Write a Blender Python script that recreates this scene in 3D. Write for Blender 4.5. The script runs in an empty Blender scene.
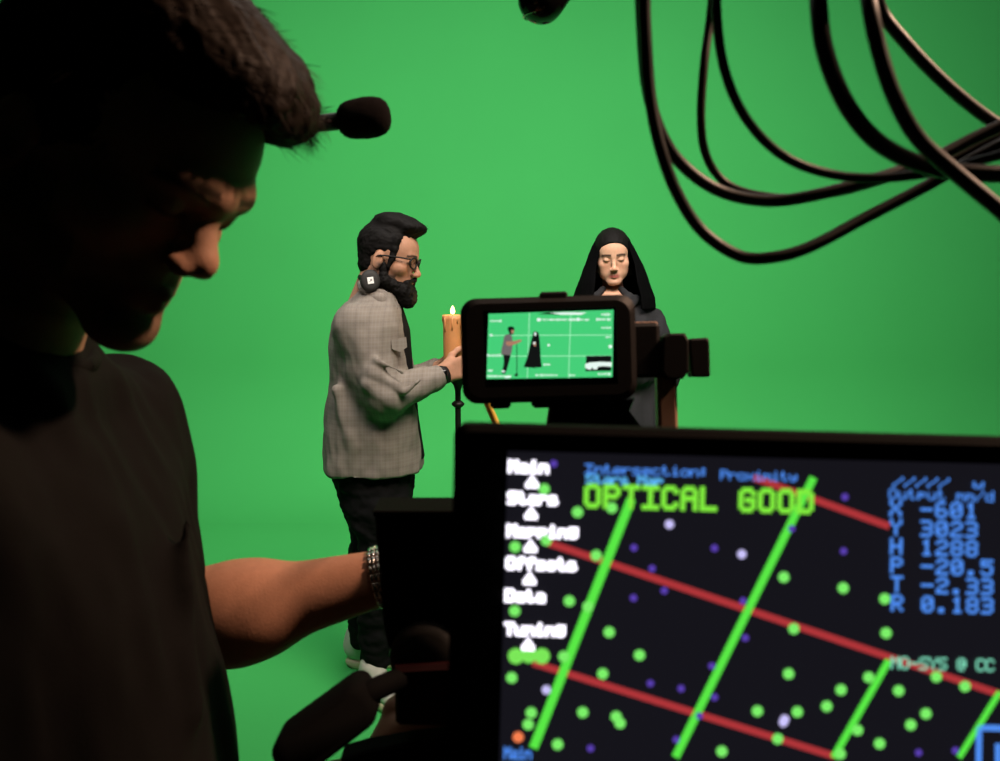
import bpy, math, random
import numpy as np
from mathutils import Vector, Matrix, Euler, noise

random.seed(4)
D = bpy.data
SC = bpy.context.scene
COL = SC.collection

# ------------------------------------------------------------------ camera
FPX, TILT, EYE = 900.0, math.radians(6.5), 1.5
cam_d = D.cameras.new('camera')
cam_d.sensor_width = 36.0
cam_d.lens = FPX / 1000 * 36
cam_d.clip_start = 0.02
cam_d.dof.use_dof = True
cam_d.dof.focus_distance = 2.9
cam_d.dof.aperture_fstop = 8.5
cam = D.objects.new('camera', cam_d)
cam.location = (0, 0, EYE)
cam.rotation_euler = (math.pi / 2 - TILT, 0, 0)
COL.objects.link(cam)
SC.camera = cam

# ------------------------------------------------------------------ world, lights, exposure
w = D.worlds.new('world'); SC.world = w
w.use_nodes = True
w.node_tree.nodes['Background'].inputs[0].default_value = (0.05, 0.05, 0.055, 1)
w.node_tree.nodes['Background'].inputs[1].default_value = 0.1
SC.view_settings.view_transform = 'Standard'
SC.view_settings.look = 'None'
SC.view_settings.gamma = 1
SC.view_settings.exposure = 0
SC.view_settings.use_curve_mapping = False


def area(name, loc, target, sx, sy, power, color=(1, 1, 1), spread=180):
    l = D.lights.new(name, 'AREA'); l.shape = 'RECTANGLE'
    l.size, l.size_y, l.energy, l.color = sx, sy, power, color
    l.spread = math.radians(spread)
    o = D.objects.new(name, l); o.location = loc
    o.rotation_euler = (Vector(target) - Vector(loc)).to_track_quat('-Z', 'Y').to_euler()
    COL.objects.link(o); return o


def spot(name, loc, target, power, angle, color, blend=0.5, radius=0.08):
    l = D.lights.new(name, 'SPOT'); l.energy, l.color = power, color
    l.spot_size, l.spot_blend, l.shadow_soft_size = math.radians(angle), blend, radius
    o = D.objects.new(name, l); o.location = loc
    o.rotation_euler = (Vector(target) - Vector(loc)).to_track_quat('-Z', 'Y').to_euler()
    COL.objects.link(o); return o


# the studio's lamps hang from its ceiling grid, above and outside the picture: the wash on the green backing,
# the softbox over the set, the key on the two performers, and one warm lamp on the camera position
area('cyclorama_wash_offscreen', (0.1, 1.9, 3.9), (0, 6.3, 1.15), 6.0, 0.6, 109, (1, 0.99, 0.97), 116)
area('overhead_softbox_offscreen', (0, 3.9, 4.35), (0, 3.9, 0), 4.5, 1.8, 40, (1, 0.97, 0.92))
area('talent_key_offscreen', (0.9, 1.0, 3.9), (0.2, 3.8, 1.3), 1.6, 1.0, 46, (1, 0.84, 0.70), 90)
spot('warm_lamp_offscreen', (2.4, 1.0, 3.8), (-0.15, 0.9, 1.3), 720, 32, (1, 0.62, 0.42), 0.6, 0.15)

# ------------------------------------------------------------------ basics
_f = Vector((0, math.cos(TILT), -math.sin(TILT)))
_u = Vector((0, math.sin(TILT), math.cos(TILT)))


def at(px, py, Y):
    """point of the vertical plane at distance Y seen at a photograph pixel"""
    d = _f + Vector((1, 0, 0)) * ((px - 500) / FPX) + _u * ((380.5 - py) / FPX)
    return Vector((0, 0, EYE)) + d * (Y / d.y)


def link(o, parent=None):
    COL.objects.link(o)
    if parent:
        o.parent = parent
    return o


def empty(name, loc=(0, 0, 0), rot=None):
    o = D.objects.new(name, None); o.empty_display_size = 0.1
    o.location = loc
    if rot is not None:
        o.rotation_euler = rot
    return link(o)


def tag(o, label, cat, group=None):
    o['label'] = label; o['category'] = cat
    if group:
        o['group'] = group
    return o


def mesh(name, v, f, m, parent=None, smooth=True, loc=None):
    me = D.meshes.new(name)
    me.from_pydata([tuple(p) for p in v], [], [tuple(int(i) for i in q) for q in f]); me.update()
    if smooth:
        me.polygons.foreach_set('use_smooth', [True] * len(me.polygons))
    if m:
        me.materials.append(m)
    o = D.objects.new(name, me)
    if loc is not None:
        o.location = loc
    return link(o, parent)


def structure(o):
    o['kind'] = 'structure'; return o


# ------------------------------------------------------------------ materials
def mat(name, col, rough=0.5, metal=0.0, emit=None, estr=0.0, spec=0.5, var=0.12, scale=30.0, bump=0.0, bscale=200.0, coat=0.0, sss=0.0):
    m = D.materials.new(name); m.use_nodes = True
    nt = m.node_tree; b = nt.nodes['Principled BSDF']
    b.inputs['Roughness'].default_value = rough
    b.inputs['Metallic'].default_value = metal
    b.inputs['Specular IOR Level'].default_value = spec
    b.inputs['Coat Weight'].default_value = coat
    tc = nt.nodes.new('ShaderNodeTexCoord')
    n = nt.nodes.new('ShaderNodeTexNoise'); n.inputs['Scale'].default_value = scale
    n.inputs['Detail'].default_value = 4
    nt.links.new(tc.outputs['Object'], n.inputs['Vector'])
    r = nt.nodes.new('ShaderNodeMix'); r.data_type = 'RGBA'
    r.inputs[6].default_value = (*[c * (1 - var) for c in col], 1)
    r.inputs[7].default_value = (*[min(1, c * (1 + var)) for c in col], 1)
    nt.links.new(n.outputs['Fac'], r.inputs[0])
    nt.links.new(r.outputs[2], b.inputs['Base Color'])
    if sss:
        b.inputs['Subsurface Weight'].default_value = sss
        b.inputs['Subsurface Radius'].default_value = (0.012, 0.005, 0.003)
        b.inputs['Subsurface Scale'].default_value = 0.6
    if bump:
        n2 = nt.nodes.new('ShaderNodeTexNoise'); n2.inputs['Scale'].default_value = bscale
        bp = nt.nodes.new('ShaderNodeBump'); bp.inputs['Strength'].default_value = bump
        bp.inputs['Distance'].default_value = 0.003
        nt.links.new(tc.outputs['Object'], n2.inputs['Vector'])
        nt.links.new(n2.outputs['Fac'], bp.inputs['Height'])
        nt.links.new(bp.outputs['Normal'], b.inputs['Normal'])
    if emit:
        b.inputs['Emission Color'].default_value = (*emit, 1)
        b.inputs['Emission Strength'].default_value = estr
    return m


def skin_mat(name, rough=0.62):
    m = mat(name, (0.5, 0.3, 0.2), rough, spec=0.22, sss=0.06, bump=0.12, bscale=350)
    nt = m.node_tree; b = nt.nodes['Principled BSDF']
    a = nt.nodes.new('ShaderNodeAttribute'); a.attribute_name = 'tint'
    n = nt.nodes.new('ShaderNodeTexNoise'); n.inputs['Scale'].default_value = 60
    mp = nt.nodes.new('ShaderNodeMapRange'); mp.inputs[3].default_value = 0.88; mp.inputs[4].default_value = 1.12
    mx = nt.nodes.new('ShaderNodeMix'); mx.data_type = 'RGBA'; mx.blend_type = 'MULTIPLY'; mx.inputs[0].default_value = 1
    nt.links.new(n.outputs['Fac'], mp.inputs[0])
    nt.links.new(a.outputs['Color'], mx.inputs[6]); nt.links.new(mp.outputs[0], mx.inputs[7])
    nt.links.new(mx.outputs[2], b.inputs['Base Color'])
    return m


def check_mat():
    m = mat('checked_cloth', (0.20, 0.172, 0.145), 0.9, spec=0.2, bump=0.3, bscale=500)
    nt = m.node_tree; b = nt.nodes['Principled BSDF']
    tc = nt.nodes.new('ShaderNodeTexCoord'); sp = nt.nodes.new('ShaderNodeSeparateXYZ')
    nt.links.new(tc.outputs['Object'], sp.inputs[0])

    def line(src, period, width):
        a = nt.nodes.new('ShaderNodeMath'); a.operation = 'MULTIPLY'; a.inputs[1].default_value = 1 / period
        nt.links.new(src, a.inputs[0])
        c = nt.nodes.new('ShaderNodeMath'); c.operation = 'FRACT'; nt.links.new(a.outputs[0], c.inputs[0])
        d = nt.nodes.new('ShaderNodeMath'); d.operation = 'LESS_THAN'; d.inputs[1].default_value = width
        nt.links.new(c.outputs[0], d.inputs[0]); return d.outputs[0]
    base = b.inputs['Base Color'].links[0].from_socket
    for src, per, wd, colr, f in ((sp.outputs['X'], 0.042, 0.12, (0.09, 0.07, 0.06), 0.35), (sp.outputs['Z'], 0.05, 0.11, (0.09, 0.07, 0.06), 0.35),
                                  (sp.outputs['X'], 0.0105, 0.35, (0.26, 0.24, 0.22), 0.2), (sp.outputs['Z'], 0.0125, 0.35, (0.26, 0.24, 0.22), 0.2)):
        l = line(src, per, wd)
        q = nt.nodes.new('ShaderNodeMath'); q.operation = 'MULTIPLY'; q.inputs[1].default_value = f
        nt.links.new(l, q.inputs[0])
        mx = nt.nodes.new('ShaderNodeMix'); mx.data_type = 'RGBA'; mx.inputs[7].default_value = (*colr, 1)
        nt.links.new(q.outputs[0], mx.inputs[0]); nt.links.new(base, mx.inputs[6]); base = mx.outputs[2]
    nt.links.new(base, b.inputs['Base Color'])
    return m


M = {}
M['green'] = mat('green_paint', (0.05, 0.40, 0.095), 0.85, spec=0.15, var=0.05, scale=1.3)
M['dark_wall'] = mat('black_studio_paint', (0.02, 0.02, 0.022), 0.9, spec=0.2)
M['dark_floor'] = mat('dark_concrete', (0.03, 0.03, 0.03), 0.8, spec=0.3)
M['skin'] = skin_mat('skin')
M['black_cloth'] = mat('black_jersey', (0.006, 0.0055, 0.0055), 0.9, spec=0.1, bump=0.25, bscale=700)
M['tee'] = mat('black_cotton', (0.0055, 0.0052, 0.005), 0.9, spec=0.08, bump=0.2, bscale=600)
M['trousers'] = mat('black_denim', (0.005, 0.005, 0.0052), 0.9, spec=0.08, bump=0.3, bscale=400)
M['check'] = check_mat()
M['hair_brown'] = mat('brown_hair', (0.011, 0.007, 0.0045), 0.6, spec=0.12, var=0.5, scale=90)
M['hair_black'] = mat('black_hair', (0.0035, 0.0028, 0.0024), 0.7, spec=0.12, var=0.4, scale=90)
M['hood'] = mat('black_velvet', (0.0018, 0.0018, 0.002), 0.95, spec=0.03)
M['dress'] = mat('charcoal_wool', (0.022, 0.022, 0.024), 0.9, spec=0.12, bump=0.3, bscale=500)
M['plastic'] = mat('black_plastic', (0.0065, 0.0052, 0.005), 0.55, spec=0.25, bump=0.15, bscale=900)
M['matte'] = mat('matte_black', (0.0025, 0.0025, 0.0025), 0.85, spec=0.06)
M['gloss'] = mat('gloss_black', (0.004, 0.004, 0.004), 0.12, spec=0.6)
M['rubber'] = mat('black_rubber', (0.010, 0.009, 0.009), 0.45, spec=0.45)
M['rubber_brown'] = mat('brown_rubber', (0.022, 0.014, 0.010), 0.45, spec=0.45)
M['grey_plastic'] = mat('grey_plastic', (0.028, 0.027, 0.025), 0.6, spec=0.2)
M['bezel'] = mat('gloss_bezel', (0.012, 0.011, 0.010), 0.15, spec=0.5)
M['dark_red'] = mat('dark_red_plastic', (0.014, 0.001, 0.0015), 0.6, spec=0.15)
M['bronze'] = mat('bronze_metal', (0.36, 0.21, 0.14), 0.45, metal=0.1)
M['steel'] = mat('brushed_steel', (0.6, 0.58, 0.55), 0.22, metal=1.0)
M['foam'] = mat('black_foam', (0.008, 0.006, 0.006), 1.0, spec=0.1, bump=0.8, bscale=900)
M['white'] = mat('white_print', (0.75, 0.75, 0.73), 0.6, var=0.03)
M['wax'] = mat('amber_wax', (0.50, 0.22, 0.075), 0.5, sss=0.2, var=0.25, scale=25)
M['flame'] = mat('flame', (1, 0.7, 0.3), 0.5, emit=(1, 0.62, 0.25), estr=9)
M['iron'] = mat('black_iron', (0.015, 0.013, 0.012), 0.5, metal=0.5)
M['shoe'] = mat('white_leather', (0.5, 0.47, 0.42), 0.6, var=0.15)
M['sole'] = mat('cream_rubber', (0.52, 0.47, 0.30), 0.6)
M['glass'] = mat('dark_lens', (0.02, 0.02, 0.02), 0.1, spec=0.5)
M['yellow'] = mat('yellow_cable', (0.85, 0.58, 0.10), 0.5)
M['eye'] = mat('eye', (0.35, 0.33, 0.3), 0.2)

# ------------------------------------------------------------------ mesh builders
def box(c, s, r=None):
    """corner-bevelled box: centre, full size"""
    x, y, z = [a / 2 for a in s]
    b = min(x, y, z) * 0.25 if r is None else min(r, min(x, y, z) * 0.98)
    v, f = [], []
    pts = []
    for sx in (-1, 1):
        for sy in (-1, 1):
            for sz in (-1, 1):
                base = len(pts)
                pts += [(sx * x, sy * (y - b), sz * (z - b)), (sx * (x - b), sy * y, sz * (z - b)), (sx * (x - b), sy * (y - b), sz * z)]
    import bmesh
    bm = bmesh.new()
    for p in pts:
        bm.verts.new(Vector(p) + Vector(c))
    bmesh.ops.convex_hull(bm, input=bm.verts)
    bmesh.ops.dissolve_limit(bm, angle_limit=0.02, verts=bm.verts, edges=bm.edges)
    bm.verts.index_update()
    v = [p.co.copy() for p in bm.verts]; f = [[q.index for q in fc.verts] for fc in bm.faces]
    bm.free()
    return v, f


def merge(*parts):
    v, f = [], []
    for pv, pf in parts:
        n = len(v); v += [Vector(p) for p in pv]; f += [[i + n for i in q] for q in pf]
    return v, f


def xf(part, mtx):
    return [mtx @ Vector(p) for p in part[0]], part[1]


def smooth_path(pts, n=8):
    pts = [Vector(p) for p in pts]; out = []
    P = [pts[0] * 2 - pts[1]] + pts + [pts[-1] * 2 - pts[-2]]
    for i in range(1, len(P) - 2):
        a, b, c, d = P[i - 1:i + 3]
        for k in range(n):
            t = k / n
            out.append(0.5 * ((2 * b) + (c - a) * t + (2 * a - 5 * b + 4 * c - d) * t * t + (3 * b - a - 3 * c + d) * t ** 3))
    out.append(pts[-1]); return out


def tube(path, rad, seg=10, cap=True):
    path = [Vector(p) for p in path]; n = len(path)
    rad = rad if isinstance(rad, (list, tuple)) else [rad] * n
    v, f = [], []
    t0 = (path[1] - path[0]).normalized()
    nrm = t0.orthogonal().normalized()
    for i, p in enumerate(path):
        t = (path[min(i + 1, n - 1)] - path[max(i - 1, 0)]).normalized()
        nrm = (nrm - t * nrm.dot(t)).normalized(); bn = t.cross(nrm)
        for k in range(seg):
            a = 2 * math.pi * k / seg
            v.append(p + (nrm * math.cos(a) + bn * math.sin(a)) * rad[i])
    for i in range(n - 1):
        for k in range(seg):
            k2 = (k + 1) % seg
            f.append((i * seg + k, i * seg + k2, (i + 1) * seg + k2, (i + 1) * seg + k))
    if cap:
        f.append(list(range(seg))[::-1]); f.append([(n - 1) * seg + k for k in range(seg)])
    return v, f


def lathe(prof, seg=28, mtx=None):
    """profile of (radius, z) turned round z"""
    v, f = [], []
    for r, z in prof:
        for k in range(seg):
            a = 2 * math.pi * k / seg
            v.append(Vector((max(r, 1e-5) * math.cos(a), max(r, 1e-5) * math.sin(a), z)))
    for i in range(len(prof) - 1):
        for k in range(seg):
            k2 = (k + 1) % seg
            f.append((i * seg + k, i * seg + k2, (i + 1) * seg + k2, (i + 1) * seg + k))
    if mtx is not None:
        v = [mtx @ p for p in v]
    return v, f


def axis_mtx(a, b):
    """matrix that puts z along a->b with origin a"""
    a, b = Vector(a), Vector(b)
    return Matrix.Translation(a) @ (b - a).to_track_quat('Z', 'Y').to_matrix().to_4x4()


def round_rect(w, h, r, n=6):
    out = []
    for cx, cy, a0 in ((w / 2 - r, h / 2 - r, 0), (-w / 2 + r, h / 2 - r, 90), (-w / 2 + r, -h / 2 + r, 180), (w / 2 - r, -h / 2 + r, 270)):
        for k in range(n + 1):
            a = math.radians(a0 + 90 * k / n)
            out.append((cx + r * math.cos(a), cy + r * math.sin(a)))
    return out


def prism(poly, z0, z1, bev=0.0):
    """outline in xy pushed from z0 to z1 with a bevel"""
    n = len(poly); cx = sum(p[0] for p in poly) / n; cy = sum(p[1] for p in poly) / n
    w = max(p[0] for p in poly) - min(p[0] for p in poly); h = max(p[1] for p in poly) - min(p[1] for p in poly)
    rings = []
    for z, s in ((z0, bev), (z0 + bev, 0), (z1 - bev, 0), (z1, bev)) if bev else ((z0, 0), (z1, 0)):
        rings.append([Vector((cx + (p[0] - cx) * (1 - 2 * s / w), cy + (p[1] - cy) * (1 - 2 * s / h), z)) for p in poly])
    v = [p for r in rings for p in r]; f = []
    for i in range(len(rings) - 1):
        for k in range(n):
            k2 = (k + 1) % n
            f.append((i * n + k, i * n + k2, (i + 1) * n + k2, (i + 1) * n + k))
    f.append(list(range(n))[::-1]); f.append([(len(rings) - 1) * n + k for k in range(n)])
    return v, f


# ------------------------------------------------------------------ implicit surfaces (organic shapes)
def eul(r):
    return np.array(Euler([math.radians(a) for a in r]).to_matrix(), dtype=np.float32)


def E(c, r, rot=None):
    c = np.array(c, np.float32); r = np.array(r, np.float32); R = None if rot is None else eul(rot)

    def fn(P):
        q = [P[i] - c[i] for i in range(3)]
        if R is not None:
            q = [R[0, j] * q[0] + R[1, j] * q[1] + R[2, j] * q[2] for j in range(3)]
        k0 = np.sqrt(sum((q[i] / r[i]) ** 2 for i in range(3))); k1 = np.sqrt(sum((q[i] / r[i] ** 2) ** 2 for i in range(3)))
        return k0 * (k0 - 1) / (k1 + 1e-9)
    m = float(r.max()); return fn, c - m, c + m


def Cp(a, b, ra, rb=None):
    rb = ra if rb is None else rb
    a = np.array(a, np.float32); b = np.array(b, np.float32); ab = b - a; L = float(ab @ ab) + 1e-12

    def fn(P):
        t = np.clip(sum((P[i] - a[i]) * ab[i] for i in range(3)) / L, 0, 1)
        return np.sqrt(sum((P[i] - a[i] - t * ab[i]) ** 2 for i in range(3))) - (ra + (rb - ra) * t)
    m = max(ra, rb); return fn, np.minimum(a, b) - m, np.maximum(a, b) + m


def Bx(c, h, r=0.005, rot=None):
    c = np.array(c, np.float32); R = None if rot is None else eul(rot)

    def fn(P):
        q = [P[i] - c[i] for i in range(3)]
        if R is not None:
            q = [R[0, j] * q[0] + R[1, j] * q[1] + R[2, j] * q[2] for j in range(3)]
        d = [np.abs(q[i]) - (h[i] - r) for i in range(3)]
        return np.sqrt(sum(np.maximum(x, 0) ** 2 for x in d)) + np.minimum(np.maximum(np.maximum(d[0], d[1]), d[2]), 0) - r
    m = float(np.linalg.norm(h)); return fn, c - m, c + m


def Loft(secs, pw=2.0, cap=0.0):
    """sections (z, cx, cy, rx, ry) stacked upwards"""
    secs = sorted(secs); z = np.array([s[0] for s in secs])
    cols = [np.array([s[i] for s in secs]) for i in range(1, 5)]

    def fn(P):
        zz = P[2]; u = [np.interp(zz, z, c).astype(np.float32) for c in cols]
        a = np.abs(P[0] - u[0]) / u[2]; b = np.abs(P[1] - u[1]) / u[3]
        k = (a ** pw + b ** pw) ** (1 / pw)
        d = (k - 1) * np.minimum(u[2], u[3])
        return np.maximum(d, np.maximum(zz - z[-1], z[0] - zz))
    lo = np.array([min(cols[0] - cols[2]), min(cols[1] - cols[3]), z[0]]); hi = np.array([max(cols[0] + cols[2]), max(cols[1] + cols[3]), z[-1]])
    return fn, lo, hi


def surface(prims, h, disp=None):
    """prims: (primitive, op, k) -> naive surface nets; returns verts (n,3), quads"""
    adds = [p for p in prims if p[1] == '+']
    lo = np.min([p[0][1] for p in adds], 0) - 4 * h; hi = np.max([p[0][2] for p in adds], 0) + 4 * h
    n = np.ceil((hi - lo) / h).astype(int) + 1
    ax = [(lo[i] + h * np.arange(n[i])).astype(np.float32) for i in range(3)]
    F = np.full(n, 1.0, np.float32)
    for (fn, a, b), op, k in prims:
        pad = k + 4 * h
        i0 = np.clip(np.floor((a - pad - lo) / h).astype(int), 0, n); i1 = np.clip(np.ceil((b + pad - lo) / h).astype(int) + 1, 0, n)
        if np.any(i1 <= i0):
            continue
        sl = tuple(slice(i0[i], i1[i]) for i in range(3))
        P = np.meshgrid(*[ax[i][sl[i]] for i in range(3)], indexing='ij', sparse=True)
        d = np.broadcast_to(fn(P), F[sl].shape); c = F[sl]
        if op == '+':
            hh = np.maximum(k - np.abs(c - d), 0) / max(k, 1e-9); F[sl] = np.minimum(c, d) - hh * hh * k / 4
        elif op == '-':
            d = -d; hh = np.maximum(k - np.abs(c - d), 0) / max(k, 1e-9); F[sl] = np.maximum(c, d) + hh * hh * k / 4
    if disp is not None:
        F += disp(np.meshgrid(*ax, indexing='ij', sparse=True)).astype(np.float32)
    S = F < 0; cn = n - 1
    acc = np.zeros((*cn, 3), np.float32); cnt = np.zeros(cn, np.int32)
    for a in range(3):
        o = [i for i in range(3) if i != a]
        for d1 in (0, 1):
            for d2 in (0, 1):
                s0 = [None] * 3; s1 = [None] * 3
                s0[a] = slice(0, cn[a]); s1[a] = slice(1, cn[a] + 1)
                s0[o[0]] = s1[o[0]] = slice(d1, cn[o[0]] + d1); s0[o[1]] = s1[o[1]] = slice(d2, cn[o[1]] + d2)
                f0, f1 = F[tuple(s0)], F[tuple(s1)]
                x = S[tuple(s0)] != S[tuple(s1)]
                t = f0[x] / (f0[x] - f1[x]); p = np.zeros((len(t), 3), np.float32)
                p[:, a] = t; p[:, o[0]] = d1; p[:, o[1]] = d2
                acc[x] += p; cnt[x] += 1
    act = cnt > 0; idx = np.full(cn, -1, np.int64); idx[act] = np.arange(act.sum())
    V = np.argwhere(act) + acc[act] / cnt[act][:, None]
    V = lo + V * h
    Q = []
    for a in range(3):
        b, c = (a + 1) % 3, (a + 2) % 3
        s0 = [slice(1, cn[i]) for i in range(3)]; s1 = list(s0); s0[a] = slice(0, cn[a]); s1[a] = slice(1, cn[a] + 1)
        A, B_ = S[tuple(s0)], S[tuple(s1)]
        e = np.argwhere(A != B_); off = np.ones(3, int); off[a] = 0; e = e + off
        inside = S[tuple(e.T)]

        def ci(db, dc):
            q = e.copy(); q[:, b] += db; q[:, c] += dc; return idx[tuple(q.T)]
        q = np.stack([ci(-1, -1), ci(0, -1), ci(0, 0), ci(-1, 0)], 1)
        q[~inside] = q[~inside][:, ::-1]; Q.append(q)
    return V, np.concatenate(Q)


def plus(*ps, k=0.012):
    return [(p, '+', k) for p in ps]


def minus(*ps, k=0.006):
    return [(p, '-', k) for p in ps]


def relax(V, Q, it=2, lam=0.5):
    for _ in range(it):
        s = np.zeros_like(V); c = np.zeros(len(V))
        for i in range(4):
            j = (i + 1) % 4
            np.add.at(s, Q[:, i], V[Q[:, j]]); np.add.at(c, Q[:, i], 1)
            np.add.at(s, Q[:, j], V[Q[:, i]]); np.add.at(c, Q[:, j], 1)
        V = V + lam * (s / np.maximum(c, 1)[:, None] - V)
    return V


def normals(V, Q):
    nr = np.cross(V[Q[:, 2]] - V[Q[:, 0]], V[Q[:, 3]] - V[Q[:, 1]])
    N = np.zeros_like(V)
    for i in range(4):
        np.add.at(N, Q[:, i], nr)
    return N / (np.linalg.norm(N, axis=1)[:, None] + 1e-12)


def wrinkle(V, Q, amp, scale, seed=0.0, stretch=(1, 1, 1)):
    N = normals(V, Q)
    d = np.array([noise.fractal((p[0] * scale * stretch[0] + seed, p[1] * scale * stretch[1], p[2] * scale * stretch[2]), 0.7, 2.0, 3) for p in V])
    return V + N * (d * amp)[:, None]


def npmesh(name, V, Q, m, parent=None, tint=None):
    me = D.meshes.new(name)
    me.vertices.add(len(V)); me.vertices.foreach_set('co', np.asarray(V, np.float32).ravel())
    k = Q.shape[1]
    me.loops.add(len(Q) * k); me.loops.foreach_set('vertex_index', Q.ravel().astype(np.int32))
    me.polygons.add(len(Q)); me.polygons.foreach_set('loop_start', (np.arange(len(Q)) * k).astype(np.int32))
    me.update(calc_edges=True); me.validate()
    me.polygons.foreach_set('use_smooth', [True] * len(me.polygons))
    if tint is not None:
        at_ = me.color_attributes.new('tint', 'FLOAT_COLOR', 'POINT')
        at_.data.foreach_set('color', np.c_[tint, np.ones(len(V))].astype(np.float32).ravel())
    me.materials.append(m)
    o = D.objects.new(name, me)
    return link(o, parent)


def joinq(*parts):
    V, Q, n = [], [], 0
    for v, q in parts:
        V.append(v); Q.append(q + n); n += len(v)
    return np.concatenate(V), np.concatenate(Q)


def posed(V, mtx):
    A = np.array(mtx); return V @ A[:3, :3].T + A[:3, 3]


# ------------------------------------------------------------------ the setting
def setting():
    X = 5.6
    prof = [(1.75, 0.0)]
    R_, yw = 0.9, 6.3
    v = [(-X, 1.75, 0), (X, 1.75, 0), (X, yw - R_, 0), (-X, yw - R_, 0)]
    structure(mesh('floor', *merge(([(-X, -3, -0.1), (X, -3, -0.1), (X, 1.75, -0.1), (-X, 1.75, -0.1), (-X, -3, 0), (X, -3, 0), (X, 1.75, 0), (-X, 1.75, 0)],
                   [(0, 3, 2, 1), (4, 5, 6, 7), (0, 1, 5, 4), (1, 2, 6, 5), (2, 3, 7, 6), (3, 0, 4, 7)])), M['dark_floor'], smooth=False))
    structure(mesh('floor', [(x, y, z) for z in (-0.1, 0) for x, y in ((-X, 1.75), (X, 1.75), (X, yw - R_), (-X, yw - R_))],
                   [(0, 3, 2, 1), (4, 5, 6, 7), (0, 1, 5, 4), (1, 2, 6, 5), (2, 3, 7, 6), (3, 0, 4, 7)], M['green'], smooth=False))
    # wall with the swept cove at its foot
    pr = [(yw - R_ + R_ * math.sin(a), R_ - R_ * math.cos(a)) for a in [math.pi / 2 * i / 16 for i in range(17)]] + [(yw, 2.0), (yw, 4.6), (yw + 0.12, 4.6), (yw + 0.12, -0.1), (yw - R_, -0.1)]
    n = len(pr); v = [(x, y, z) for x in (-X, X) for y, z in pr]
    f = [(i, (i + 1) % n, n + (i + 1) % n, n + i) for i in range(n)] + [list(range(n))[::-1], [n + i for i in range(n)]]
    wb = structure(mesh('wall_back', v, f, M['green'], smooth=True))
    mo = wb.modifiers.new('edges', 'EDGE_SPLIT'); mo.split_angle = math.radians(30)

    def slab(name, c, s, m):
        v_, f_ = box(c, s, 0.001); structure(mesh(name, v_, f_, m, smooth=False))
    slab('wall_left', (-X - 0.06, 1.65, 2.3), (0.12, 9.3, 4.6), M['dark_wall'])
    slab('wall_right', (X + 0.06, 1.65, 2.3), (0.12, 9.3, 4.6), M['dark_wall'])
    slab('wall_front', (0, -3.06, 2.3), (2 * X, 0.12, 4.6), M['dark_wall'])
    slab('ceiling', (0, 1.65, 4.66), (2 * X + 0.24, 9.54, 0.12), M['dark_wall'])


setting()

# ------------------------------------------------------------------ people: shared anatomy
def head_prims(kind='man', ear=True, nz=0.0):
    """face looks along -y, z = 0 at the eyes, x to the person's left"""
    w = 0.99 if kind == 'woman' else 1.0
    br = 0.6 if kind == 'woman' else 1.0
    p = plus(E((0, 0.012, 0.030), (0.075 * w, 0.097, 0.085)), k=0.0)
    p += plus(E((0, -0.038, 0.038), (0.060 * w, 0.052, 0.055)), E((0, -0.030, -0.035), (0.057 * w, 0.052, 0.064)), k=0.03)
    p += plus(Cp((-0.036 * w, -0.075, 0.017), (-0.008, -0.083, 0.015), 0.010 * br, 0.011 * br), Cp((0.036 * w, -0.075, 0.017), (0.008, -0.083, 0.015), 0.010 * br, 0.011 * br), k=0.015)
    for s in (-1, 1):
        p += plus(E((s * 0.046 * w, -0.048, -0.026), (0.021, 0.026, 0.021)), k=0.02)
        p += plus(Cp((s * 0.054 * w, 0.006, -0.062), (s * 0.018, -0.064, -0.098), 0.017, 0.015), k=0.025)
    p += plus(E((0, -0.068, -0.101), (0.024 * w, 0.019, 0.016)), E((0, -0.063, -0.066), (0.030, 0.027, 0.030)), k=0.016)
    p += minus(E((-0.031, -0.101, -0.002), (0.019, 0.018, 0.012)), E((0.031, -0.101, -0.002), (0.019, 0.018, 0.012)), k=0.014)
    if kind == 'woman':
        for s in (-1, 1):
            p += plus(E((s * 0.040, -0.036, -0.056), (0.023, 0.034, 0.036)), k=0.015)
    nl = 0.9 if kind == 'woman' else 1.0
    p += plus(Cp((0, -0.083, 0.006), (0, -0.104 * (0.985 if nl < 1 else 1), -0.034 + nz), 0.0075, 0.0095), k=0.012)
    p += plus(E((0, -0.1055, -0.038 + nz), (0.0098, 0.0098, 0.0090)), k=0.008)
    for s in (-1, 1):
        p += plus(E((s * 0.0125, -0.097, -0.042 + nz * 0.7), (0.0075, 0.012, 0.0075)), k=0.006)
        p += plus(E((s * 0.031, -0.0735, -0.001), (0.0145, 0.0145, 0.0130)), k=0.004)          # lid over the eyeball
        p += minus(E((s * 0.0065, -0.103, -0.0485), (0.0035, 0.0055, 0.003)), k=0.003)
    p += minus(Cp((0, -0.094, -0.0525), (0, -0.092, -0.060), 0.0025), k=0.006)
    for s in (-1, 1):
        p += plus(Cp((0, -0.0895, -0.0675), (s * 0.022, -0.079, -0.0725), 0.0050, 0.0024), Cp((0, -0.0880, -0.0795), (s * 0.019, -0.079, -0.0745), 0.0056, 0.0024), k=0.005)
        p += minus(Cp((0, -0.0965, -0.0733), (s * 0.024, -0.083, -0.0733), 0.0014), k=0.003)
        if ear:
            p += plus(E((s * 0.078 * w, 0.018, -0.012), (0.008, 0.018, 0.031), (8, 0, s * -18)), k=0.006)
            p += minus(E((s * 0.087 * w, 0.013, -0.012), (0.006, 0.010, 0.020), (8, 0, s * -18)), k=0.004)
    p += minus(E((0, -0.092, -0.0875), (0.018, 0.006, 0.004)), k=0.008)
    return p


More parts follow.
